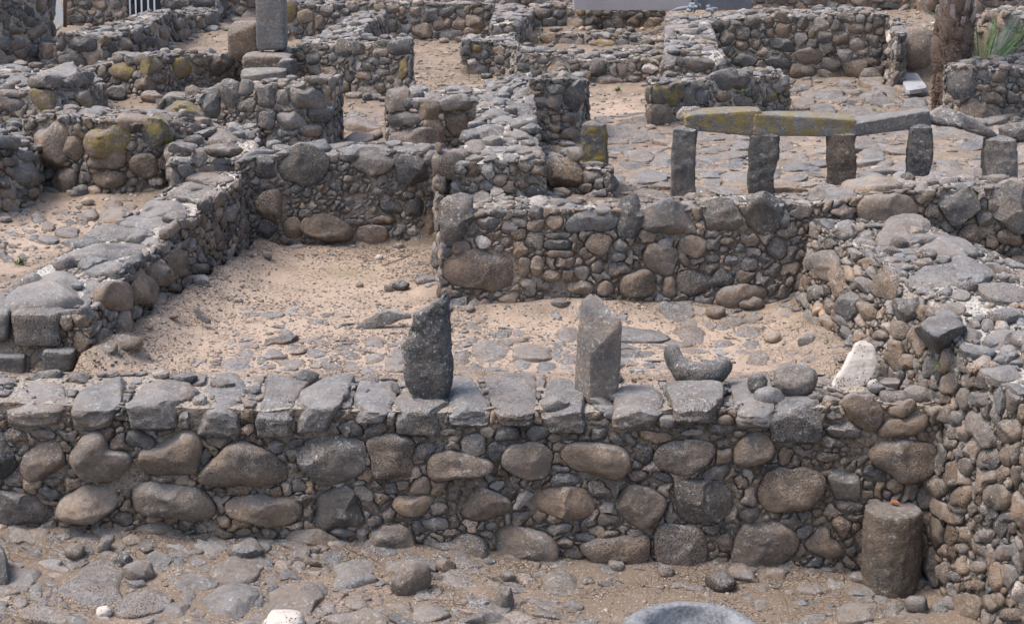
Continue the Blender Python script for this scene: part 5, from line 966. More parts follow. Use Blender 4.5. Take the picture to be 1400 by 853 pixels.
# ================================================================== SINGLE THINGS
def plate(poly, Yc, thick, label, cat, name, tone='g', k=3.4, lev=5, seed=3, rough=0.07, ang=0.5, lean=0.0, mat=None, turn=0.0, root=None, group=None, zoff=0.0):
    """upright slab with its own outline in a near-vertical plane at distance Yc and real thickness"""
    W_ = np.array([P(x, y, Y=Yc) for x, y in poly]); c = W_.mean(0)
    u, v = W_[:, 0] - c[0], W_[:, 2] - c[2]
    n = 96; th = np.arange(n) / n * 2 * np.pi; rr = np.zeros(n)
    for i, t in enumerate(th):
        dx_, dz_ = math.cos(t), math.sin(t); best = 0
        for j in range(len(u)):
            x1, z1, x2, z2 = u[j - 1], v[j - 1], u[j], v[j]; ex, ez = x2 - x1, z2 - z1
            den = dx_ * ez - dz_ * ex
            if abs(den) < 1e-9: continue
            a = (x1 * ez - z1 * ex) / den; b = (x1 * dz_ - z1 * dx_) / den
            if a > 0 and -1e-6 <= b <= 1 + 1e-6: best = max(best, a)
        rr[i] = best
    d, f = ICO[lev]; p = shape(d, k, ang, seed, rough, 9); s_ = np.hypot(p[:, 0], p[:, 2]); t_ = np.arctan2(p[:, 2], p[:, 0]) % (2 * np.pi)
    s_ = s_ / np.quantile(s_[np.abs(d[:, 1]) < 0.35], 0.45)
    x = t_ / (2 * np.pi) * n; i0 = np.floor(x).astype(int) % n; fr_ = x - np.floor(x); ro = rr[i0] * (1 - fr_) + rr[(i0 + 1) % n] * fr_
    lx, lz, ly = s_ * ro * np.cos(t_), s_ * ro * np.sin(t_), p[:, 1] * thick
    ly = ly + lz * lean
    if turn: lx, ly = lx * math.cos(turn) - ly * math.sin(turn), lx * math.sin(turn) + ly * math.cos(turn)
    V = np.stack([c[0] + lx, c[1] + ly, c[2] + lz + zoff], -1)
    r = np.random.default_rng(seed); o = mk(name, V, f, mat or BAS, tint_of(tone, r), root, origin=np.array([c[0], c[1], V[:, 2].min()]))
    if label: tag(o, label, cat, group)
    return o
def boulder(px, py, w_, h_, tone, label, name='boulder', cat='stone', z=None, Yc=None, seed=1, k=2.5, ang=0.4, deep=0.85, sink=0.25, group=None, lev=4, mat=None, yaw=0.0):
    py = py + 0.30 * h_
    p = onG(px, py) if z is None else P(px, py, z=z)
    s = (p[1] * CP + (CH - p[2]) * SP) / FPX; rx = w_ / 2 * s; ry = rx * deep; th = math.atan2(CH - p[2], p[1])
    rz = math.sqrt(max((h_ / 2 * s) ** 2 - (ry * math.sin(th)) ** 2, (0.35 * rx) ** 2)) / math.cos(th)
    d, f = ICO[lev]; q_ = shape(d, k, ang, seed, 0.1, 8); q_ = q_ / np.quantile(np.linalg.norm(q_, axis=1), 0.6)
    V = q_ * [rx, ry, rz]; c, s_ = math.cos(yaw), math.sin(yaw); V = np.stack([V[:, 0] * c - V[:, 1] * s_, V[:, 0] * s_ + V[:, 1] * c, V[:, 2]], -1)
    V = V + [p[0], p[1], p[2] + rz * (1 - sink) - 0.0]; V[:, 1] += rz * 0.3
    o = mk(name, V, f, mat or BAS, tint_of(tone, np.random.default_rng(seed)), None, origin=np.array([p[0], p[1], p[2]])); return tag(o, label, cat, group)
def c8thing(label, cat, name, c8, k=8, tone='g', seed=0, n=13, rough=0.05, ang=0.4, group=None, mat=None):
    o = c8block(None, np.asarray(c8, float), k, tone, seed, n, rough, ang, name); 
    if mat: o.data.materials[0] = mat
    return tag(o, label, cat, group)

# --- the two uprights standing on the foreground wall
zt = 0.99
def rowstone(rows, Yc, dep, label, cat, name, tone, seed=1, k=3.2, off=(0, 0), rough=0.05, mat=None, lean=0.0, ns=64, nz=70, ridge=0.0, group=None):
    """upright stone from its real width at each height: rows (y, x_left, x_right) in tile pixels, dep = half depth"""
    rows = sorted(rows); ry = np.array([q_[0] for q_ in rows], float)
    L3 = np.array([P(off[0] + q_[1] / 4, off[1] + q_[0] / 4, Y=Yc) for q_ in rows]); R3 = np.array([P(off[0] + q_[2] / 4, off[1] + q_[0] / 4, Y=Yc) for q_ in rows])
    u = np.linspace(0, 1, nz); yy = ry[0] + u * (ry[-1] - ry[0]); th = np.arange(ns) / ns * 2 * np.pi; c, s_ = np.cos(th), np.sin(th)
    rr = (np.abs(c) ** k + np.abs(s_) ** k) ** (-1 / k); V = []
    for i, y in enumerate(yy):
        l = np.array([np.interp(y, ry, L3[:, j]) for j in range(3)]); r_ = np.array([np.interp(y, ry, R3[:, j]) for j in range(3)]); ctr = (l + r_) / 2; hw = (r_[0] - l[0]) / 2
        e = min(1, (0.25 + 3.0 * min(u[i], 1 - u[i]) / 0.09)) if min(u[i], 1 - u[i]) < 0.09 else 1.0; e = 1 - (1 - e) * 0.35
        V.append(np.stack([ctr[0] + hw * e * rr * c + ridge * s_, Yc + dep * e * rr * s_ * (0.75 + 0.25 * math.sin(math.pi * u[i])) + lean * (ctr[2] - L3[-1][2]), np.full(ns, ctr[2])], -1))
    V = np.array(V).reshape(-1, 3); c0 = V.mean(0)
    f1 = fbm(V * 5.5, seed, 2); f1 = np.round(f1 * 3) / 3 * 0.55 + f1 * 0.45; nrm = (V - c0) * [1, 1, 0]; nrm /= np.linalg.norm(nrm, axis=1, keepdims=True)
    V = V + nrm * (rough * (f1 * 0.5 + 0.35 * fbm(V * 22, seed + 3, 3)))[:, None]; V[:, 2] += 0.012 * fbm(V * 9, seed + 5, 2)
    i = np.arange(nz * ns).reshape(nz, ns); f = np.stack([i[:-1], np.roll(i, -1, 1)[:-1], np.roll(i, -1, 1)[1:], i[1:]], -1).reshape(-1, 4)
    rings = []; base_i = len(V)
    for e_, row in ((0, i[0]), (1, i[-1])):           # close both ends with two inner rings
        ctr = V[row].mean(0); prev = row
        for sc_ in (0.55, 0.05):
            nv = ctr + (V[row] - ctr) * sc_ + [0, 0, (0.012 if e_ == 0 else -0.012)]; idx = np.arange(len(V), len(V) + ns); V = np.vstack([V, nv])
            q_ = np.stack([prev, np.roll(prev, -1), np.roll(idx, -1), idx], -1); f = np.vstack([f, q_[:, ::-1] if e_ == 0 else q_]); prev = idx
    o = mk(name, V, f[:, ::-1], mat or BAS, crisp=28, tint=tint_of(tone, np.random.default_rng(seed)), parent=None, origin=np.array([c0[0], c0[1], V[:, 2].min()]))
    return tag(o, label, cat, group)
rowstone([(262,1028,1042),(285,985,1052),(322,930,1052),(345,870,1055),(400,858,1058),(470,840,1062),(560,822,1066),(640,820,1066),(720,830,1058),(770,860,1050),(846,905,1042)], 9.60, 0.125,
      'rough dark standing stone bulging leftward, left of the pair on the foreground wall', 'standing stone', 'standing_stone', 'dL', 5, 3.8, (350, 340), 0.055, ridge=0.03)
Yb = 9.50
rb, rr_, lb = P(807, 556, Y=Yb), P(844, 551, Y=Yb + 0.07), P(785, 543, Y=Yb + 0.20)
rt, rrt, lt_ = P(808, 459, Y=Yb), P(850, 440, Y=Yb + 0.07), P(793, 405, Y=Yb + 0.20)
c8 = [[[rb, rt], [lb, lt_]], [[rr_, rrt], [rr_ + lb - rb, P(815, 405, Y=Yb + 0.27)]]]
c8thing('angular grey standing stone with a slanted top, right of the pair on the foreground wall', 'standing stone', 'standing_stone', c8, 12, 'gL', 8, 13, 0.06, 0.5)
# --- stones lying on the foreground wall top
def tube(pts, rad, name, label, cat, tone, seed=1, mat=None, flat=1.0, nseg=20, root=None, ns=16):
    pts = np.asarray(pts, float); u = np.linspace(0, 1, nseg); n = len(pts) - 1
    pp = resample(pts, u); 
    for _ in range(2): pp[1:-1] = 0.5 * pp[1:-1] + 0.25 * (pp[:-2] + pp[2:])
    ra = np.interp(u, np.linspace(0, 1, len(rad)), rad); ra = ra * np.sqrt(np.clip(1 - (2 * u - 1) ** 14, 0.02, 1))
    tn = np.gradient(pp, axis=0); tn /= np.linalg.norm(tn, axis=1, keepdims=True)
    a = np.cross(tn, [0, 1, 0.01]); a /= np.linalg.norm(a, axis=1, keepdims=True); b = np.cross(tn, a)
    th = np.arange(ns) / ns * 2 * np.pi
    V = pp[:, None] + (a[:, None] * np.cos(th)[None, :, None] + b[:, None] * np.sin(th)[None, :, None] * flat) * ra[:, None, None]
    V = V.reshape(-1, 3); V = V + (V - np.repeat(pp, ns, 0)) * (0.16 * fbm(V * 14, seed, 3))[:, None]
    i = np.arange(nseg * ns).reshape(nseg, ns); f = np.stack([i[:-1], np.roll(i, -1, 1)[:-1], np.roll(i, -1, 1)[1:], i[1:]], -1).reshape(-1, 4)
    V = np.vstack([V, pp[:1], pp[-1:]]); m = len(V)
    cap = [[i[0, (j + 1) % ns], i[0, j], m - 2, m - 2] for j in range(ns)] + [[i[-1, j], i[-1, (j + 1) % ns], m - 1, m - 1] for j in range(ns)]
    bm = bmesh.new(); vs = [bm.verts.new(v) for v in V]
    for q_ in list(f) + cap:
        k_ = list(dict.fromkeys(int(z) for z in q_))
        try: bm.faces.new([vs[z] for z in k_])
        except Exception: pass
    bmesh.ops.recalc_face_normals(bm, faces=bm.faces)
    me = bpy.data.meshes.new(name); bm.to_mesh(me); bm.free(); me.polygons.foreach_set('use_smooth', np.ones(len(me.polygons), bool)); me.materials.append(mat or BAS)
    at_ = me.color_attributes.new('tint', 'FLOAT_COLOR', 'POINT'); at_.data.foreach_set('color', np.tile(np.float32(tint_of(tone, np.random.default_rng(seed))), (len(V), 1)).ravel())
    o = bpy.data.objects.new(name, me); COL.objects.link(o)
    base = V.mean(0) if root is None else np.array(root['_o']); base = np.array(base, float)
    me.transform(Matrix.Translation(-Vector(base))); o['_o'] = [float(z) for z in base]
    if root is None: o.location = Vector(base)
    else: o.parent = root; o.location = (0, 0, 0)
    if label: tag(o, label, cat)
    return o
cr = [P(917, 470, Y=10.0), P(922, 492, Y=9.93), P(936, 509, Y=9.86), P(957, 515, Y=9.82), P(979, 509, Y=9.84), P(996, 490, Y=9.9)]
tube(cr, [0.048, 0.068, 0.084, 0.086, 0.078, 0.060], 'crescent_stone', 'dark crescent shaped stone, a broken basin rim, lying on the foreground wall', 'stone', 'dL', 4, nseg=30, ns=20)
boulder(1088, 524, 62, 46, 'g', 'smooth oval grey stone lying on the foreground wall between the crescent and the white fragment', 'oval_stone', z=0.99, seed=21, k=2.3, ang=0.2, deep=0.7, yaw=-0.3)
boulder(1036, 527, 28, 30, 'd', 'small dark angular stone on the wall top left of the smooth oval stone', 'small_stone', z=0.99, seed=22, ang=0.9, lev=3)
rowstone([(535,498,580),(550,490,596),(572,478,604),(600,455,604),(645,430,607),(690,400,592),(725,370,560),(752,353,525),(776,358,450),(786,400,440)], 9.78, 0.036,
      'pitted white limestone fragment propped on the foreground wall by the right hand wall', 'stone fragment', 'limestone_fragment', 'w', 31, 7.0, (1050, 340), 0.016, LIME, lean=0.35)
plate([(x / 4 + 1050, y / 4 + 340) for x, y in ((515,770),(560,715),(590,715),(608,750),(600,790),(560,800),(530,795))], 9.78, 0.04, 'small ribbed white stone chip under the pitted limestone fragment', 'stone fragment', 'limestone_chip', 'w', 3, 4, 32, 0.08, 0.3, mat=LIME)
TERRA = mat_plain('terracotta', (0.28, 0.11, 0.065), (0.40, 0.17, 0.10), 30)
def shard(px, py, z, w_, label):
    c = P(px, py, z=z); s = w_ / 2 / 210.0; r = np.random.default_rng(int(px)); n = 7
    a = np.sort(r.uniform(0, 6.28, n)); t = np.stack([np.cos(a) * s * r.uniform(.6, 1.1, n), np.sin(a) * s * 1.3 * r.uniform(.6, 1.1, n)], -1)
    bm = bmesh.new(); lo = [bm.verts.new((x, y, 0)) for x, y in t]; hi = [bm.verts.new((x * .93, y * .93, 0.014)) for x, y in t]
    bm.faces.new(hi); bm.faces.new(lo[::-1])
    for i in range(n): bm.faces.new((lo[i], lo[(i + 1) % n], hi[(i + 1) % n], hi[i]))
    me = bpy.data.meshes.new('terracotta_shard'); bm.to_mesh(me); bm.free(); me.materials.append(TERRA); o = bpy.data.objects.new('terracotta_shard', me); COL.objects.link(o); o.location = Vector(c); o.rotation_euler = (0.12, 0.05, 0)
    tag(o, label, 'pottery shard')
shard(868, 521, 1.035, 10, 'small red terracotta shard on a capstone right of the angular standing stone')

# --- column drum in the corner
pb = onG(1217, 797); sD = (pb[1] * CP + (CH - pb[2]) * SP) / FPX; rD = 38.5 * sD
tp_ = P(1221, 692, Y=pb[1] + 0.02); hD = tp_[2] - pb[2]
nA, nZ = 72, 40; th = np.arange(nA) / nA * 2 * np.pi; prof = [(0.0, 1.0), (0.35, 1.0), (0.7, 1.0), (0.86, 0.997), (0.95, 0.985), (0.985, 0.96)] + [(1.0 + 0.03 * math.sin(t * 3), 0.93 - 0.93 * t) for t in np.linspace(0, 1, nZ)] 
Vd = []; 
for rr2, zz in prof:
    for t in th: Vd.append((rr2 * math.cos(t), rr2 * math.sin(t), zz))
Vd = np.array(Vd); dn = 1 + 0.05 * fbm(Vd * [2.2, 2.2, 3], 5, 3) + 0.06 * fbm(Vd * [7, 7, 16], 6, 3)
Vd[:, :2] *= dn[:, None]; Vd[:, 2] += 0.012 * fbm(Vd * 4, 8, 3) * (Vd[:, 2] > 0.95)
Vd = Vd * [rD, rD, hD + 0.04] + pb + [0, 0, -0.04]; Vd[:, 0] += (Vd[:, 2] - pb[2]) / hD * (tp_[0] - pb[0])
i = np.arange(len(Vd)).reshape(-1, nA); f = np.stack([i[:-1], i[1:], np.roll(i, -1, 1)[1:], np.roll(i, -1, 1)[:-1]], -1).reshape(-1, 4)
dr = mk('column_drum', Vd, f, BAS, (0.62, 0.62, 0.1, 0)); tag(dr, 'rough round basalt column drum standing in the corner by the right hand wall', 'column drum')
shard(1224, 688, tp_[2] + 0.012, 13, 'red terracotta shard lying on top of the basalt column drum')
# --- round basin at the bottom edge
RIM = mat_plain('speckled_rim_basalt', (0.045, 0.05, 0.06), (0.33, 0.33, 0.33), 55, 0.85, 0.012)
bc = np.array([P(938, 822, z=0.30)[0], P(938, 817, z=0.30)[1] - 0.385, 0.0]); nA = 96; th = np.arange(nA) / nA * 2 * np.pi
prof = [(0.0, 0.10), (0.10, 0.105), (0.17, 0.14), (0.205, 0.21), (0.225, 0.262), (0.26, 0.288), (0.32, 0.302), (0.355, 0.296), (0.382, 0.27), (0.39, 0.20), (0.385, 0.08), (0.37, -0.06)]
pr = np.array(prof); uu = np.linspace(0, len(pr) - 1, 40); pr = np.stack([np.interp(uu, np.arange(len(pr)), pr[:, 0]), np.interp(uu, np.arange(len(pr)), pr[:, 1])], -1)
Vd = np.array([(a * math.cos(t), a * math.sin(t), z) for a, z in pr for t in th]); hole = np.clip(1 - Vd[:, :2] @ [1, 0] * 0, 0, 1)
Vd[:, 1] += 0.075 * np.clip((0.30 - np.hypot(Vd[:, 0], Vd[:, 1])) / 0.08, 0, 1); Vd = Vd * (1 + 0.02 * fbm(Vd * 6, 4, 3) + 0.01 * fbm(Vd * 30, 5, 2))[:, None] + bc
i = np.arange(len(Vd)).reshape(-1, nA); f = np.stack([i[:-1], i[1:], np.roll(i, -1, 1)[1:], np.roll(i, -1, 1)[:-1]], -1).reshape(-1, 4)
tag(mk('stone_basin', Vd, f[:, ::-1], RIM, None), 'round hollowed basin of speckled grey stone at the bottom edge of the picture', 'basin')
# --- dark upright cut by the left edge
g0 = P(2, 880, z=0.0); Y0 = 8.55
c8thing('dark basalt upright cut off by the left edge of the picture, in the front room', 'standing stone', 'standing_stone', [[[P(-70, 870, Y=Y0), P(-70, 742, Y=Y0)], [P(-70, 850, Y=Y0 + .3), P(-70, 738, Y=Y0 + .3)]], [[P(22, 870, Y=Y0), P(4, 748, Y=Y0)], [P(20, 850, Y=Y0 + .3), P(2, 742, Y=Y0 + .3)]]], 7, 'gL', 61, 13, 0.06, 0.3)
# --- loose rocks of the front room
boulder(561, 795, 64, 52, 'b', 'egg shaped brown boulder leaning against the foot of the foreground wall left of centre', seed=71, k=2.6, ang=0.5, sink=0.35, yaw=0.6, deep=0.6)
boulder(386, 852, 64, 36, 'w', 'white boulder at the bottom edge of the picture', seed=72, k=2.6, ang=0.3, mat=LIME)
boulder(143, 836, 24, 17, 'w', 'small white rock lying between two pitted brown boulders at bottom left', 'small_rock', seed=73, ang=0.9, lev=3, mat=LIME)
plate([(x / 4, y / 4 + 640) for x, y in ((500,492),(540,420),(585,378),(612,390),(608,430),(570,465),(520,498))], 9.08, 0.03, 'thin grey slab standing on edge below the foreground wall at left', 'stone slab', 'stone_slab', 'g', 4, 4, 74, 0.05, 0.5)
boulder(168, 770, 27, 26, 'dL', 'dark rock with a white blotch at the top corner of the big pitted boulder', 'small_rock', seed=75, ang=0.9, lev=4)
boulder(190, 783, 44, 30, 'b', 'narrow brown rock leaning on a flat grey slab at bottom left', 'small_rock', seed=76, ang=0.7, lev=4, yaw=0.5)
boulder(690, 823, 28, 34, 'g', 'pointed grey rock on the cracked mud below the foreground wall', 'small_rock', seed=77, ang=0.9, lev=4)
boulder(1254, 828, 36, 26, 'd', 'rough dark rock lying just right of the foot of the column drum', 'small_rock', seed=78, ang=0.8, lev=4)
# --- loose rocks of the middle room
plate([(x / 4 + 350, y / 4 + 340) for x, y in ((546,430),(600,385),(660,358),(740,335),(790,345),(866,352),(862,384),(800,384),(760,400),(660,424),(580,440))], P(520, 444, z=0.93)[1], 0.035, 'long thin dark slab tilted on the middle room floor left of the standing stones', 'stone slab', 'stone_slab', 'd', 4, 5, 81, 0.05, 0.4, lean=0.5)
boulder(492, 391, 12, 9, 'b', 'small brown stone alone on the pale floor above the thin dark slab', 'small_stone', seed=82, lev=3)
boulder(531, 396, 14, 13, 'b', 'rounded brown stone on the pale floor nearest the big brown block', 'small_stone', seed=83, lev=3, ang=0.8)
boulder(518, 353, 13, 9, 'w', 'small white stone at the foot of the back wall of the middle room', 'small_stone', seed=84, lev=3, mat=LIME)
boulder(365, 351, 15, 12, 'g', 'round flat grey stone below the left end of the middle room back wall', 'small_stone', seed=85, lev=3)
plate([(x / 4, y / 4 + 340) for x, y in ((1050,318),(1075,325),(1110,360),(1155,385),(1150,402),(1110,392),(1062,355))], P(275, 440, z=0.98)[1], 0.025, 'thin curved dark splinter of stone beside the foot of the terrace wall', 'stone splinter', 'stone_splinter', 'd', 3, 4, 86, 0.05, 0.3, lean=0.5)
boulder(605, 424, 30, 10, 'g', 'low grey stone on the room floor below the big brown block', 'small_stone', seed=87, lev=3)

# --- colonnade behind the middle wall
cz = []
def pillar(rows, Y, label, tone, seed, d=0.10, k=9.0, rough=0.04, ridge=0.02):
    rows = [(y * 4, a_ * 4, b_ * 4) for y, a_, b_ in rows]; return rowstone(rows, Y, d, label, 'pillar', 'stone_pillar', tone, seed, k, (0, 0), rough, ridge=ridge, ns=48, nz=46)
Yc = 12.86
pillar([(174,921,951),(200,920,951),(230,919,950),(255,919,951),(290,919,951)], Yc, 'first pillar of the colonnade from the left, tall and narrow, under the yellow streaked lintel', 'd', 1)
pillar([(183,1026,1063),(215,1025,1064),(240,1024,1059),(290,1025,1056)], Yc + .05, 'second pillar of the colonnade from the left, square and dark, where two lintels meet', 'd', 2)
pillar([(181,1130,1169),(215,1131,1170),(250,1132,1168),(280,1132,1168)], Yc + .15, 'third pillar of the colonnade from the left, brownish with upright grain', 'm', 3)
pillar([(171,1243,1274),(195,1241,1275),(215,1240,1274),(235,1239,1270),(285,1234,1266)], Yc + .25, 'fourth pillar of the colonnade, leaning with a dark split down its left side', 'd', 4, 0.12)
pillar([(189,1346,1387),(210,1344,1389),(240,1346,1388),(285,1346,1387)], Yc + .3, 'fifth pillar of the colonnade, broad and pale grey, near the right edge', 'g', 5, 0.12, 7.0)
pillar([(168,797,826),(185,795,830),(220,797,829),(270,799,828)], Yc + .75, 'lone square pillar with a yellow lichen patch left of the colonnade', 'dY', 6)
def lintel(pts_f, Y1, Y2, thick, label, tone, seed, k=16, dpt=0.24):
    (xl, ytl, ybl), (xr, ytr, ybr) = pts_f
    A_, B_, C_, D_ = P(xl, ytl, Y=Y1), P(xl, ybl, Y=Y1), P(xr, ytr, Y=Y2), P(xr, ybr, Y=Y2); bkv = np.array([0.0, dpt, 0.02])
    return c8thing(label, 'lintel', 'stone_lintel', [[[B_, A_], [B_ + bkv, A_ + bkv]], [[D_, C_], [D_ + bkv, C_ + bkv]]], k, tone, seed, 13, 0.035, 0.35)
lintel(((942, 158, 178), (1036, 152, 187)), Yc - .04, Yc, 0, 'yellow streaked stone lintel between the first and second colonnade pillars', 'gY', 11)
boulder(943, 158, 40, 22, 'lL', 'pale crusted stone resting on the left end of the yellow streaked lintel', 'lintel_end_stone', z=P(943, 166, Y=Yc + .1)[2], seed=12, ang=0.6, k=3)
lintel(((1036, 157, 186), (1165, 164, 187)), Yc - .02, Yc + .1, 0, 'dark sagging stone lintel between the second and third colonnade pillars', 'gY', 13)
lintel(((1165, 170, 188), (1268, 152, 174)), Yc + .10, Yc + .25, 0, 'flat grey stone lintel tilted up to the right between the third and fourth pillars', 'g', 14, k=14)
def vw(pts, Y, th_, label, tone, seed): return plate(pts, Y, th_, label, 'lintel', 'stone_lintel', tone, 4, 5, seed, 0.05, 0.4)
vw([(1269,170),(1271,160),(1290,152),(1312,153),(1335,165),(1355,176),(1362,186),(1352,189),(1330,181),(1305,174),(1280,173)], Yc + .36, 0.12, 'arched stone lintel between the fourth and fifth colonnade pillars', 'gL', 15)
vw([(1367,176),(1380,169),(1410,166),(1440,170),(1440,194),(1400,194),(1380,193),(1368,188)], Yc + .42, 0.13, 'last stone lintel cut off by the right edge of the picture', 'd', 16)

# --- far things
c8 = [[[P(352, 68, Y=19.2), P(350, -40, Y=19.2)], [P(352, 68, Y=19.2) + [0, .3, 0], P(350, -40, Y=19.2) + [0, .3, 0]]], [[P(388, 66, Y=19.2), P(385, -40, Y=19.2)], [P(388, 66, Y=19.2) + [0, .3, 0], P(385, -40, Y=19.2) + [0, .3, 0]]]]
c8thing('tall smooth blue grey pillar rising out of the picture at the top left', 'pillar', 'stone_pillar', c8, 14, 'gd', 17, 13, 0.02, 0.1)
def far_block(x1, x2, yt, yb, Y, d, label, tone, seed, name='stone_block', k=7):
    a = [P(x1, yb, Y=Y), P(x1, yt, Y=Y), P(x2, yb, Y=Y), P(x2, yt, Y=Y)]; b = np.array([0, d, 0.0])
    return c8thing(label, 'stone block', name, [[[a[0], a[1]], [a[0] + b, a[1] + b]], [[a[2], a[3]], [a[2] + b, a[3] + b]]], k, tone, seed, 13, 0.05, 0.5)
far_block(312, 352, 32, 82, 19.6, 0.5, 'big upright brown block left of the tall blue grey pillar', 'm', 18)
far_block(332, 392, 76, 98, 18.9, 0.6, 'low brown threshold block under the tall blue grey pillar', 'm', 19)
far_block(380, 400, 82, 106, 18.6, 0.4, 'squared dark block at the right end of the brown threshold block', 'd', 20)
far_block(330, 385, 97, 112, 18.3, 0.4, 'second flat step stone below the brown threshold block', 'g', 28)
boulder(160, 130, 32, 22, 'dg', 'isolated round dark boulder beyond the boulder wall at left', seed=23, ang=0.4)
boulder(207, 134, 30, 18, 'b', 'flat brown boulder right of the isolated round dark boulder', seed=24, ang=0.5)
boulder(148, 146, 9, 9, 'w', 'small white stone lying below the isolated round dark boulder', 'small_stone', seed=25, lev=3, mat=LIME)
boulder(140, 158, 12, 8, 'w', 'flat white stone lying on the crest of the boulder wall at left', 'small_stone', seed=26, lev=3, z=2.0, mat=LIME)
boulder(435, 58, 12, 9, 'w', 'small round white stone on the flat topped wall by the tall pillar', 'small_stone', seed=27, lev=3, z=2.4, mat=LIME)
boulder(1250, 72, 58, 62, 'bL', 'large lichened boulder standing left of the palm trunk', seed=29, ang=0.4, lev=4, sink=0.3)
far_block(1248, 1276, 72, 92, P(1262, 94, z=1.75)[1], 0.3, 'dark angular block in front of the large lichened boulder', 'd', 30)
# pale bench slab
SL = mat_plain('pale_slab', (0.26, 0.25, 0.25), (0.46, 0.44, 0.44), 14)
zb = 1.74
tp4 = [P(1228, 96, z=zb), P(1250, 96, z=zb), P(1267, 119, z=zb), P(1241, 123, z=zb)]; dn_ = np.array([0, 0, -0.07])
c8thing('pale flat slab laid as a bench left of the palm trunk', 'stone slab', 'stone_slab', [[[tp4[3] + dn_, tp4[3]], [tp4[0] + dn_, tp4[0]]], [[tp4[2] + dn_, tp4[2]], [tp4[1] + dn_, tp4[1]]]], 12, 'l', 31, 7, 0.02, 0.1, mat=SL)
boulder(1253, 128, 26, 16, 'b', 'brown stone holding up the near end of the pale bench slab', seed=32, lev=3, ang=0.7)
boulder(1190, 106, 34, 22, 'g', 'grey flat boulder at the foot of the neat back wall left of the pale slab', seed=33, ang=0.6)
# grey panels and the clutter at the top edge
def box(name, x1, x2, yt, yb, Y, d, mat, label, cat):
    a = np.array([P(x1, yb, Y=Y), P(x1, yt, Y=Y), P(x2, yb, Y=Y), P(x2, yt, Y=Y)]); b = np.array([0, d, 0.0])
    o = c8thing(label, cat, name, [[[a[0], a[1]], [a[0] + b, a[1] + b]], [[a[2], a[3]], [a[2] + b, a[3] + b]]], 40, 'g', 1, 7, 0.0, 0.0, mat=mat); return o
box('concrete_slab', 791, 939, -40, 13.5, 24.6, 0.3, mat_plain('grey_concrete', (0.26, 0.235, 0.235), (0.34, 0.31, 0.31), 3, 0.9, 0.004), 'long smooth mauve grey concrete block at the top edge of the picture', 'concrete block')
box('dark_slab', 940, 1024, -40, 13, 24.7, 0.3, mat_plain('dark_slate', (0.085, 0.09, 0.10), (0.15, 0.155, 0.17), 6, 0.8, 0.006), 'dark slate coloured block right of the mauve grey concrete block', 'stone block')
PIP = mat_plain('grey_pipe', (0.13, 0.15, 0.17), (0.26, 0.28, 0.30), 30, 0.5, 0.002)
jb = thing('pipe_bundle', 'jumbled bundle of short grey metal pieces lying before the dark slate block', 'metal bundle', P(957, 16, z=2.42))
rj = np.random.default_rng(3)
for i in range(12):
    a = P(938 + rj.uniform(0, 34), 13 + rj.uniform(-4, 3), Y=24.3); b = a + rj.normal(0, 1, 3) * [0.16, 0.08, 0.05]; b[2] = max(b[2], a[2] - 0.05)
    tube([a, (a + b) / 2 + [0, 0, 0.03], b], [0.028, 0.03, 0.028], 'pipe', None, None, 'g', i, PIP, nseg=6, ns=8, root=jb)
# white gate
WM = mat_plain('white_painted_metal', (0.52, 0.54, 0.56), (0.70, 0.70, 0.70), 8, 0.5, 0.001)
gt = thing('metal_gate', 'white barred metal gate at the top edge between two wall pieces', 'gate', P(193, 30, Y=25.55))
def bar(a, b, w_, name, root, mat=WM):
    a, b = np.array(a), np.array(b); d = b - a
    if abs(d[2]) > abs(d[0]): c8 = [[[a + [-w_, -w_, 0], b + [-w_, -w_, 0]], [a + [-w_, w_, 0], b + [-w_, w_, 0]]], [[a + [w_, -w_, 0], b + [w_, -w_, 0]], [a + [w_, w_, 0], b + [w_, w_, 0]]]]
    else: c8 = [[[a + [0, -w_, -w_], a + [0, -w_, w_]], [a + [0, w_, -w_], a + [0, w_, w_]]], [[b + [0, -w_, -w_], b + [0, -w_, w_]], [b + [0, w_, -w_], b + [0, w_, w_]]]]
    o = c8block(root, np.array(c8, float), 40, 'g', 1, 3, 0, 0, name); o.data.materials[0] = mat; return o
for x1, x2 in ((170, 172.5), (175.5, 178), (183.5, 186), (192, 194), (201, 203), (209.5, 211.5)): bar(P(x2, 25 if x1 < 172 else 22, Y=25.55), P(x1, -60, Y=25.55), 0.011, 'bar', gt)
bar(P(171, 24, Y=25.55), P(214, 17, Y=25.55), 0.011, 'bottom_rail', gt); bar(P(169, -20, Y=25.55), P(213, -22, Y=25.55), 0.02, 'middle_rail', gt)
box('gate_backing', 168, 219, -60, 24, 25.9, 0.2, mat_plain('dark_gap', (0.02, 0.025, 0.03), (0.05, 0.055, 0.06), 5), 'flat near-black panel filling the opening behind the white gate', 'board')  # plain near-black panel closing the opening behind the bars
RU = mat_plain('rusty_iron', (0.07, 0.04, 0.03), (0.15, 0.085, 0.055), 30, 0.8)
po = bar(P(89, 36, Y=22.9), P(89, -40, Y=22.9), 0.02, 'iron_post', None, RU); tag(po, 'thin rusty post beside the grey path at the top left', 'post')
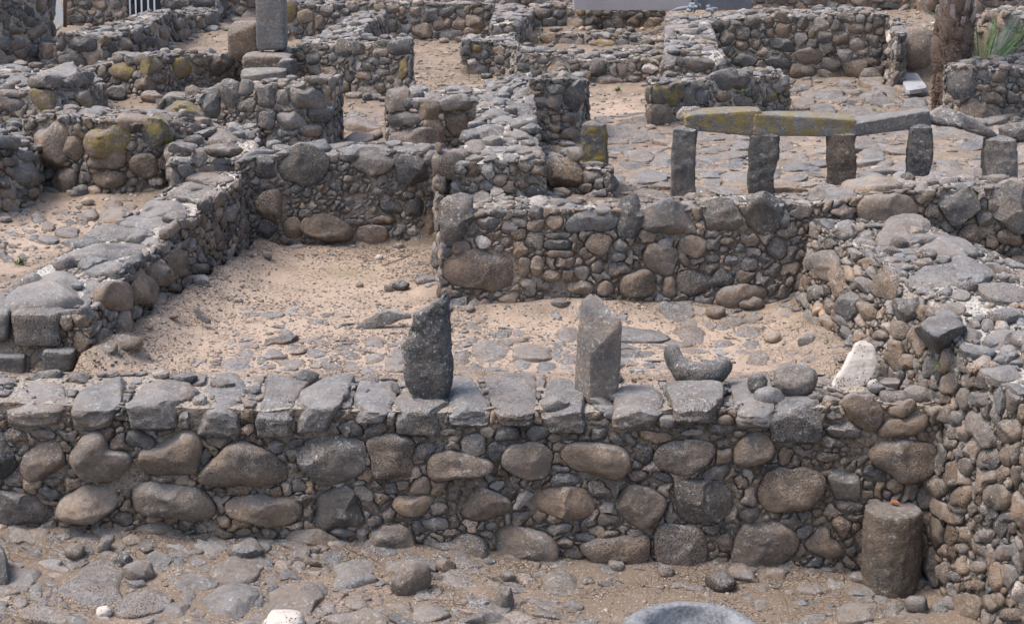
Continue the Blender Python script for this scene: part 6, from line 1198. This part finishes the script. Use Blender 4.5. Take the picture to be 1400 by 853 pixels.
# grey path strip
PTH = mat_plain('path_gravel', (0.13, 0.13, 0.125), (0.22, 0.215, 0.205), 60, 0.95, 0.01)
pa = [P(58, 62, z=1.92), P(90, 46, z=2.0), P(86, 20, z=2.15), P(60, 18, z=2.15)]
Vp = np.array([Patch([pa[0], pa[1]], [pa[3], pa[2]], (0, 0, 1)).pos(np.array([a]), np.array([t]))[0] for a in np.linspace(0, 0.3, 4) for t in np.linspace(0, 3.2, 10)])
ptc = Patch([pa[0], pa[1]], [pa[3], pa[2]], (0, 0, 1)); aa, tt_ = np.meshgrid(np.linspace(0, ptc.L, 5), np.linspace(0, ptc.H * 1.6, 16), indexing='ij'); Vp = ptc.pos(aa.ravel(), tt_.ravel())
Vp[:, 2] = np.maximum(Vp[:, 2] * 0 + Gz(Vp[:, 0], Vp[:, 1]) + 0.012, 0); i = np.arange(80).reshape(5, 16); f = np.stack([i[:-1, :-1], i[1:, :-1], i[1:, 1:], i[:-1, 1:]], -1).reshape(-1, 4)
o = mk('path', Vp, f, PTH); o['kind'] = 'structure'

# ================================================================== PLANTS
BARK = mat_plain('palm_fibre', (0.065, 0.045, 0.034), (0.22, 0.155, 0.12), 26, 0.95, 0.03); BOOT = mat_plain('palm_leaf_base', (0.16, 0.12, 0.10), (0.37, 0.33, 0.31), 18, 0.85, 0.01)
LEAF = mat_plain('palm_leaf', (0.05, 0.11, 0.03), (0.15, 0.27, 0.085), 12, 0.6, 0.002); LEAFG = mat_plain('palm_leaf_blue', (0.07, 0.105, 0.075), (0.17, 0.22, 0.16), 12, 0.6, 0.002)
bp = P(1298, 152, z=1.62); pr_ = np.random.default_rng(12)
palm = thing('palm_tree', 'shaggy palm trunk with old leaf bases rising out of the picture at the right', 'palm tree', bp)
sc = (bp[1] * CP + (CH - bp[2]) * SP) / FPX
def trx(z): return 0.0 + 0.012 * z
hs = np.linspace(-0.1, 5.0, 60); nA = 28; th = np.arange(nA) / nA * 2 * np.pi; VV = []
for h in hs:
    rad = np.interp(h, [-0.1, 0.15, 0.45, 0.75, 0.95, 1.3, 5], [24, 24, 26, 30, 29, 24, 21]) * sc
    cx = np.interp(h, [0, 0.5, 1.0, 1.4, 5], [-3, -2, 0, 0, -4]) * sc
    for t in th: VV.append((bp[0] + cx + rad * 0.85 * math.cos(t), bp[1] + rad * 0.85 * math.sin(t), bp[2] + h))
VV = np.array(VV); VV += (VV - [bp[0], bp[1], 0]) * [1, 1, 0] * (0.35 * fbm(VV * 9, 3, 3))[:, None]
i = np.arange(len(VV)).reshape(-1, nA); f = np.stack([i[:-1], np.roll(i, -1, 1)[:-1], np.roll(i, -1, 1)[1:], i[1:]], -1).reshape(-1, 4)
mk('trunk', VV, f, BARK, None, palm)
FV, FF = [], []; BV = []; BF = []
for j in range(2600):      # hanging and bristling fibres of the lower trunk
    h = pr_.uniform(0.0, 1.25) ; t = pr_.uniform(0, 6.283); rad = np.interp(h, [0, 0.45, 0.75, 0.95, 1.3], [20, 22, 26, 25, 18]) * sc * 0.86
    a = np.array([bp[0] + np.interp(h, [0, 1], [-3, 0]) * sc + rad * math.cos(t), bp[1] + rad * math.sin(t), bp[2] + h]); ou = np.array([math.cos(t), math.sin(t), 0]); tg_ = np.array([-math.sin(t), math.cos(t), 0])
    L_n = pr_.uniform(0.035, 0.10); d = ou * pr_.uniform(0.2, 0.8) + tg_ * pr_.normal(0, 0.7) + np.array([0, 0, pr_.normal(-0.1, 0.7)]); d /= np.linalg.norm(d); w_ = pr_.uniform(0.004, 0.014)
    s_ = np.cross(d, ou); s_ /= np.linalg.norm(s_) + 1e-6
    k0 = len(FV); FV += [a - s_ * w_, a + s_ * w_, a + d * L_n + s_ * w_ * 0.3, a + d * L_n * 0.6 - s_ * w_ + ou * 0.01]; FF.append((k0, k0 + 1, k0 + 2, k0 + 3))
o = mk('fibre_mat', FV, FF, BARK, None, palm, smooth=False); o['kind'] = 'stuff'
for j in range(150):       # cut leaf bases, spiralling up
    h = 0.82 + j * 0.028; t = j * 2.3999; rad = np.interp(h, [0.8, 1.2, 5], [22, 18, 16]) * sc
    ou = np.array([math.cos(t), math.sin(t), 0]); tn_ = np.array([-math.sin(t), math.cos(t), 0]); up_ = np.array([0, 0, 1.0]); a = np.array([bp[0] + np.interp(h, [0, 1, 5], [-2, 0, -4]) * sc, bp[1], bp[2] + h]) + ou * rad * 0.8
    L_n = pr_.uniform(0.22, 0.34); wb = 0.055; d = up_ * 1.0 + ou * pr_.uniform(0.16, 0.34) + tn_ * pr_.normal(0, .08); d /= np.linalg.norm(d); n_ = np.cross(d, tn_)
    b0, b1 = a, a + d * L_n
    q8 = np.array([b0 - tn_ * wb - ou * .02, b0 + tn_ * wb - ou * .02, b0 + tn_ * wb * .8 + ou * .035, b0 - tn_ * wb * .8 + ou * .035, b1 - tn_ * wb * .45, b1 + tn_ * wb * .45, b1 + tn_ * wb * .3 + ou * .022, b1 - tn_ * wb * .3 + ou * .022])
    mk('leaf_base', q8, [(0, 1, 5, 4), (1, 2, 6, 5), (2, 3, 7, 6), (3, 0, 4, 7), (4, 5, 6, 7), (3, 2, 1, 0)], BOOT, None, palm, smooth=False)
def frond(base, dirv, length, droop, mat, root, name='frond', nl=22, lw=0.02, ll=0.3, rise=0.5):
    base = np.array(base, float); d = np.array(dirv, float); d /= np.linalg.norm(d); V_, F_ = [], []
    pts = []; v = d * 1.0 + np.array([0, 0, rise]); v /= np.linalg.norm(v); p = base.copy(); st_ = length / nl
    for i in range(nl + 1): pts.append(p.copy()); p = p + v * st_; v = v + np.array([0, 0, -droop / nl]); v /= np.linalg.norm(v)
    side = np.cross(d, [0, 0, 1.0]); side /= np.linalg.norm(side) + 1e-9
    for i in range(nl):
        a, b = pts[i], pts[i + 1]; k0 = len(V_); w_ = 0.010 * length * (1 - 0.7 * i / nl); V_ += [a - side * w_, a + side * w_, b + side * w_, b - side * w_]; F_.append((k0, k0 + 1, k0 + 2, k0 + 3))
        if i < 3: continue
        e = ll * math.sin(math.pi * min(1, (i + 2) / (nl + 1.5))) ** 0.6; t_ = (b - a) / np.linalg.norm(b - a)
        for sg in (-1, 1):
            for h2 in (0, .5):
                c = a + (b - a) * h2; dl = side * sg * 0.85 + t_ * 0.75 + np.array([0, 0, 0.28]); dl = dl / np.linalg.norm(dl); tip = c + dl * e + np.array([0, 0, -0.12 * e]); mid_p = c + dl * e * 0.5 + np.array([0, 0, .02])
                ww = t_ * lw; k0 = len(V_); V_ += [c - ww * .5, c + ww * .5, mid_p + ww, mid_p - ww]; F_.append((k0, k0 + 1, k0 + 2, k0 + 3)); k1 = len(V_); V_ += [mid_p - ww, mid_p + ww, tip + ww * .1, tip - ww * .1]; F_.append((k1, k1 + 1, k1 + 2, k1 + 3))
    return mk(name, V_, F_, mat, None, root, smooth=False)
for j in range(26):
    t = j * 2.4; frond(bp + [0, 0, 5.0], (math.cos(t), math.sin(t), 0), 2.6, 1.5 + 0.9 * (j % 3), LEAF, palm, nl=26, lw=0.022, ll=0.42, rise=1.3 - 0.055 * j)
sb = P(1345, 95, Y=20.4); sb[2] = 1.66; seedl = thing('palm_seedling', 'young feathery palm seedling with green fronds right of the palm trunk', 'palm seedling', sb)
for j in range(24):
    t = j * 2.4 + 0.4; frond(sb + [pr_.uniform(-.06, .06), pr_.uniform(-.06, .06), 0], (math.cos(t), math.sin(t) * 0.6, 0), pr_.uniform(0.95, 1.35), 0.5 + 0.5 * pr_.random(), LEAF if j % 2 else LEAFG, seedl, nl=26, lw=0.004, ll=0.15, rise=2.2 + pr_.uniform(-.5, .6))
for (x, y, ln) in ((1375, 22, .5), (1388, 34, .45), (1362, 30, .5)): frond(sb + [0.12, 0.1, 0.1], (P(x, y, Y=sb[1])[0] - sb[0], 0.1, 0), ln * 1.3, 0.5, LEAFG, seedl, nl=15, lw=0.007, ll=0.16, rise=2.2)
# small weeds
def weed(p, s, label, n=40, name='weed', down=False):
    r = np.random.default_rng(int(abs(p[0]) * 1000) + 3); V_, F_ = [], []
    for i in range(n):
        t = r.uniform(0, 6.28); b = np.array(p) + r.normal(0, s * .22, 3) * [1, 1, .2]; d = np.array([math.cos(t) * .7, math.sin(t) * .5 - 0.2, r.uniform(-.9, .3) if down else r.uniform(0.3, 1.2)]); d /= np.linalg.norm(d); L_ = s * r.uniform(0.3, 0.8); w_ = s * r.uniform(.05, .1)
        sd_ = np.cross(d, [0, 0, 1]); sd_ /= np.linalg.norm(sd_) + 1e-9; k0 = len(V_); V_ += [b, b + d * L_ * .5 - sd_ * w_, b + d * L_, b + d * L_ * .5 + sd_ * w_]; F_.append((k0, k0 + 1, k0 + 2, k0 + 3))
    tag(mk(name, V_, F_, WEED, None, None, origin=np.array(p, float), smooth=False), label, 'weed')
WEED = mat_plain('weed_green', (0.045, 0.09, 0.02), (0.10, 0.17, 0.04), 20, 0.6, 0.001)
weed(P(173 , 412, Y=A4[1][1] + .45) + [0.03, -0.05, 0], 0.14, 'small green weed growing from the face of the terrace wall at left', down=True)
weed(P(1166, 467, Y=10.9) + [-0.03, 0, 0], 0.15, 'bright green moss tuft hanging on the right hand wall above the white fragment', 70, down=True)
weed(P(1296, 493, Y=9.35), 0.12, 'green tuft under the black angular block of the right hand wall', down=True)
weed(onG(844, 128) + [0, 0, .02], 0.10, 'little green weed at the foot of the broad earth topped ledge')
weed(P(1368, 693, Y=8.55), 0.05, 'tiny green sprig low on the right hand wall near the frame edge', 24)
weed(P(1384, 652, Y=8.6), 0.06, 'tiny green sprig between cobbles at the right frame edge', 24)
weed(P(292, 617, Y=YF - 0.03), 0.04, 'tiny green plant in a joint of the foreground wall under its capstones', 24)
weed(onG(28, 363) + [0, 0, .01], 0.09, 'low green weed on the sandy floor of the left court', 40)
weed(P(1370, 126, Y=A25[-1][1] + 2), 0.1, 'green weed beside the wall at the right frame edge', 40)
weed(onG(1194, 193), 0.08, 'small green weed between paving slabs seen through the colonnade', 30)
weed(P(1018, 128, Y=A25[2][1] - .03), 0.08, 'green weed growing from the stub wall right of the central doorway', 30)
# dry twigs in front of the drum and wall
TW = mat_plain('dry_twig', (0.10, 0.075, 0.055), (0.24, 0.19, 0.14), 40, 0.9, 0.002)
for pts, lab in ((((1065, 805), (1075, 830), (1080, 860)), 'thin dry twig on the mud left of the column drum'), (((915, 806), (960, 803), (1030, 797)), 'long dry twig lying along the mud below the foreground wall'), (((1225, 818), (1240, 826), (1252, 838)), 'short pale straw beside the foot of the column drum'), (((520, 366), (545, 357), (562, 350)), 'dry twig at the back of the middle room by the brown block')):
    q_ = [onG(*p) + [0, 0, 0.012] for p in pts]; tube(q_, [0.004, 0.005, 0.003], 'dry_twig', lab, 'twig', 'b', 2, TW, nseg=14, ns=6)

# dry grass along the wall feet
rg = np.random.default_rng(44); V_, F_ = [], []
for ring in BANK:
    L_ = np.hypot(*(ring[1:] - ring[:-1]).T); 
    for i in range(len(ring) - 1):
        for j in range(rg.poisson(L_[i] * 1.1)):
            c = ring[i] + (ring[i + 1] - ring[i]) * rg.random() + rg.normal(0, 0.05, 2); z = Gz(c[0], c[1]); x, y = proj(np.array([c[0], c[1], z]))
            if not (-30 < x < 1430 and -30 < y < 880): continue
            s_ = rg.uniform(0.03, 0.09)
            for k_ in range(16):
                b = np.array([c[0] + rg.normal(0, s_ * .3), c[1] + rg.normal(0, s_ * .3), z]); d = np.array([rg.normal(0, .6), rg.normal(0, .6), rg.uniform(.4, 1.0)]); d /= np.linalg.norm(d); h_ = s_ * rg.uniform(.5, 1.3); t = rg.uniform(0, 3.14); sd_ = np.array([math.cos(t), math.sin(t), 0]) * 0.0022
                k0 = len(V_); V_ += [b - sd_, b + sd_, b + d * h_ + sd_ * .3, b + d * h_ * 0.98 - sd_ * .3]; F_.append((k0, k0 + 1, k0 + 2, k0 + 3))
tag(mk('dry_grass', V_, F_, mat_plain('dry_grass_blades', (0.10, 0.10, 0.045), (0.27, 0.22, 0.12), 6, 0.8, 0.001), None, None, smooth=False), 'thin dry grass blades along the feet of the walls', 'grass', kind='stuff')

# ------------------------------------------------------------------ groups of repeated things
GR = {'wall_ruin': 'rubble walls of the ruined houses', 'stone_pillar': 'pillars of the colonnade and the ruin', 'stone_lintel': 'lintels of the colonnade', 'standing_stone': 'standing stones of the front room',
      'small_stone': 'small loose stones', 'small_rock': 'loose rocks of the front room', 'boulder': 'loose boulders', 'stone_block': 'separate squared blocks', 'terracotta_shard': 'terracotta shards', 'weed': 'small green weeds', 'dry_twig': 'dry twigs on the ground'}
for o in scene.objects:
    if o.parent is None and o.get('label') and not o.get('group') and not o.get('kind'):
        g_ = GR.get(o.name.split('.')[0])
        if g_: o['group'] = g_
for o in scene.objects:
    if '_o' in o: del o['_o']
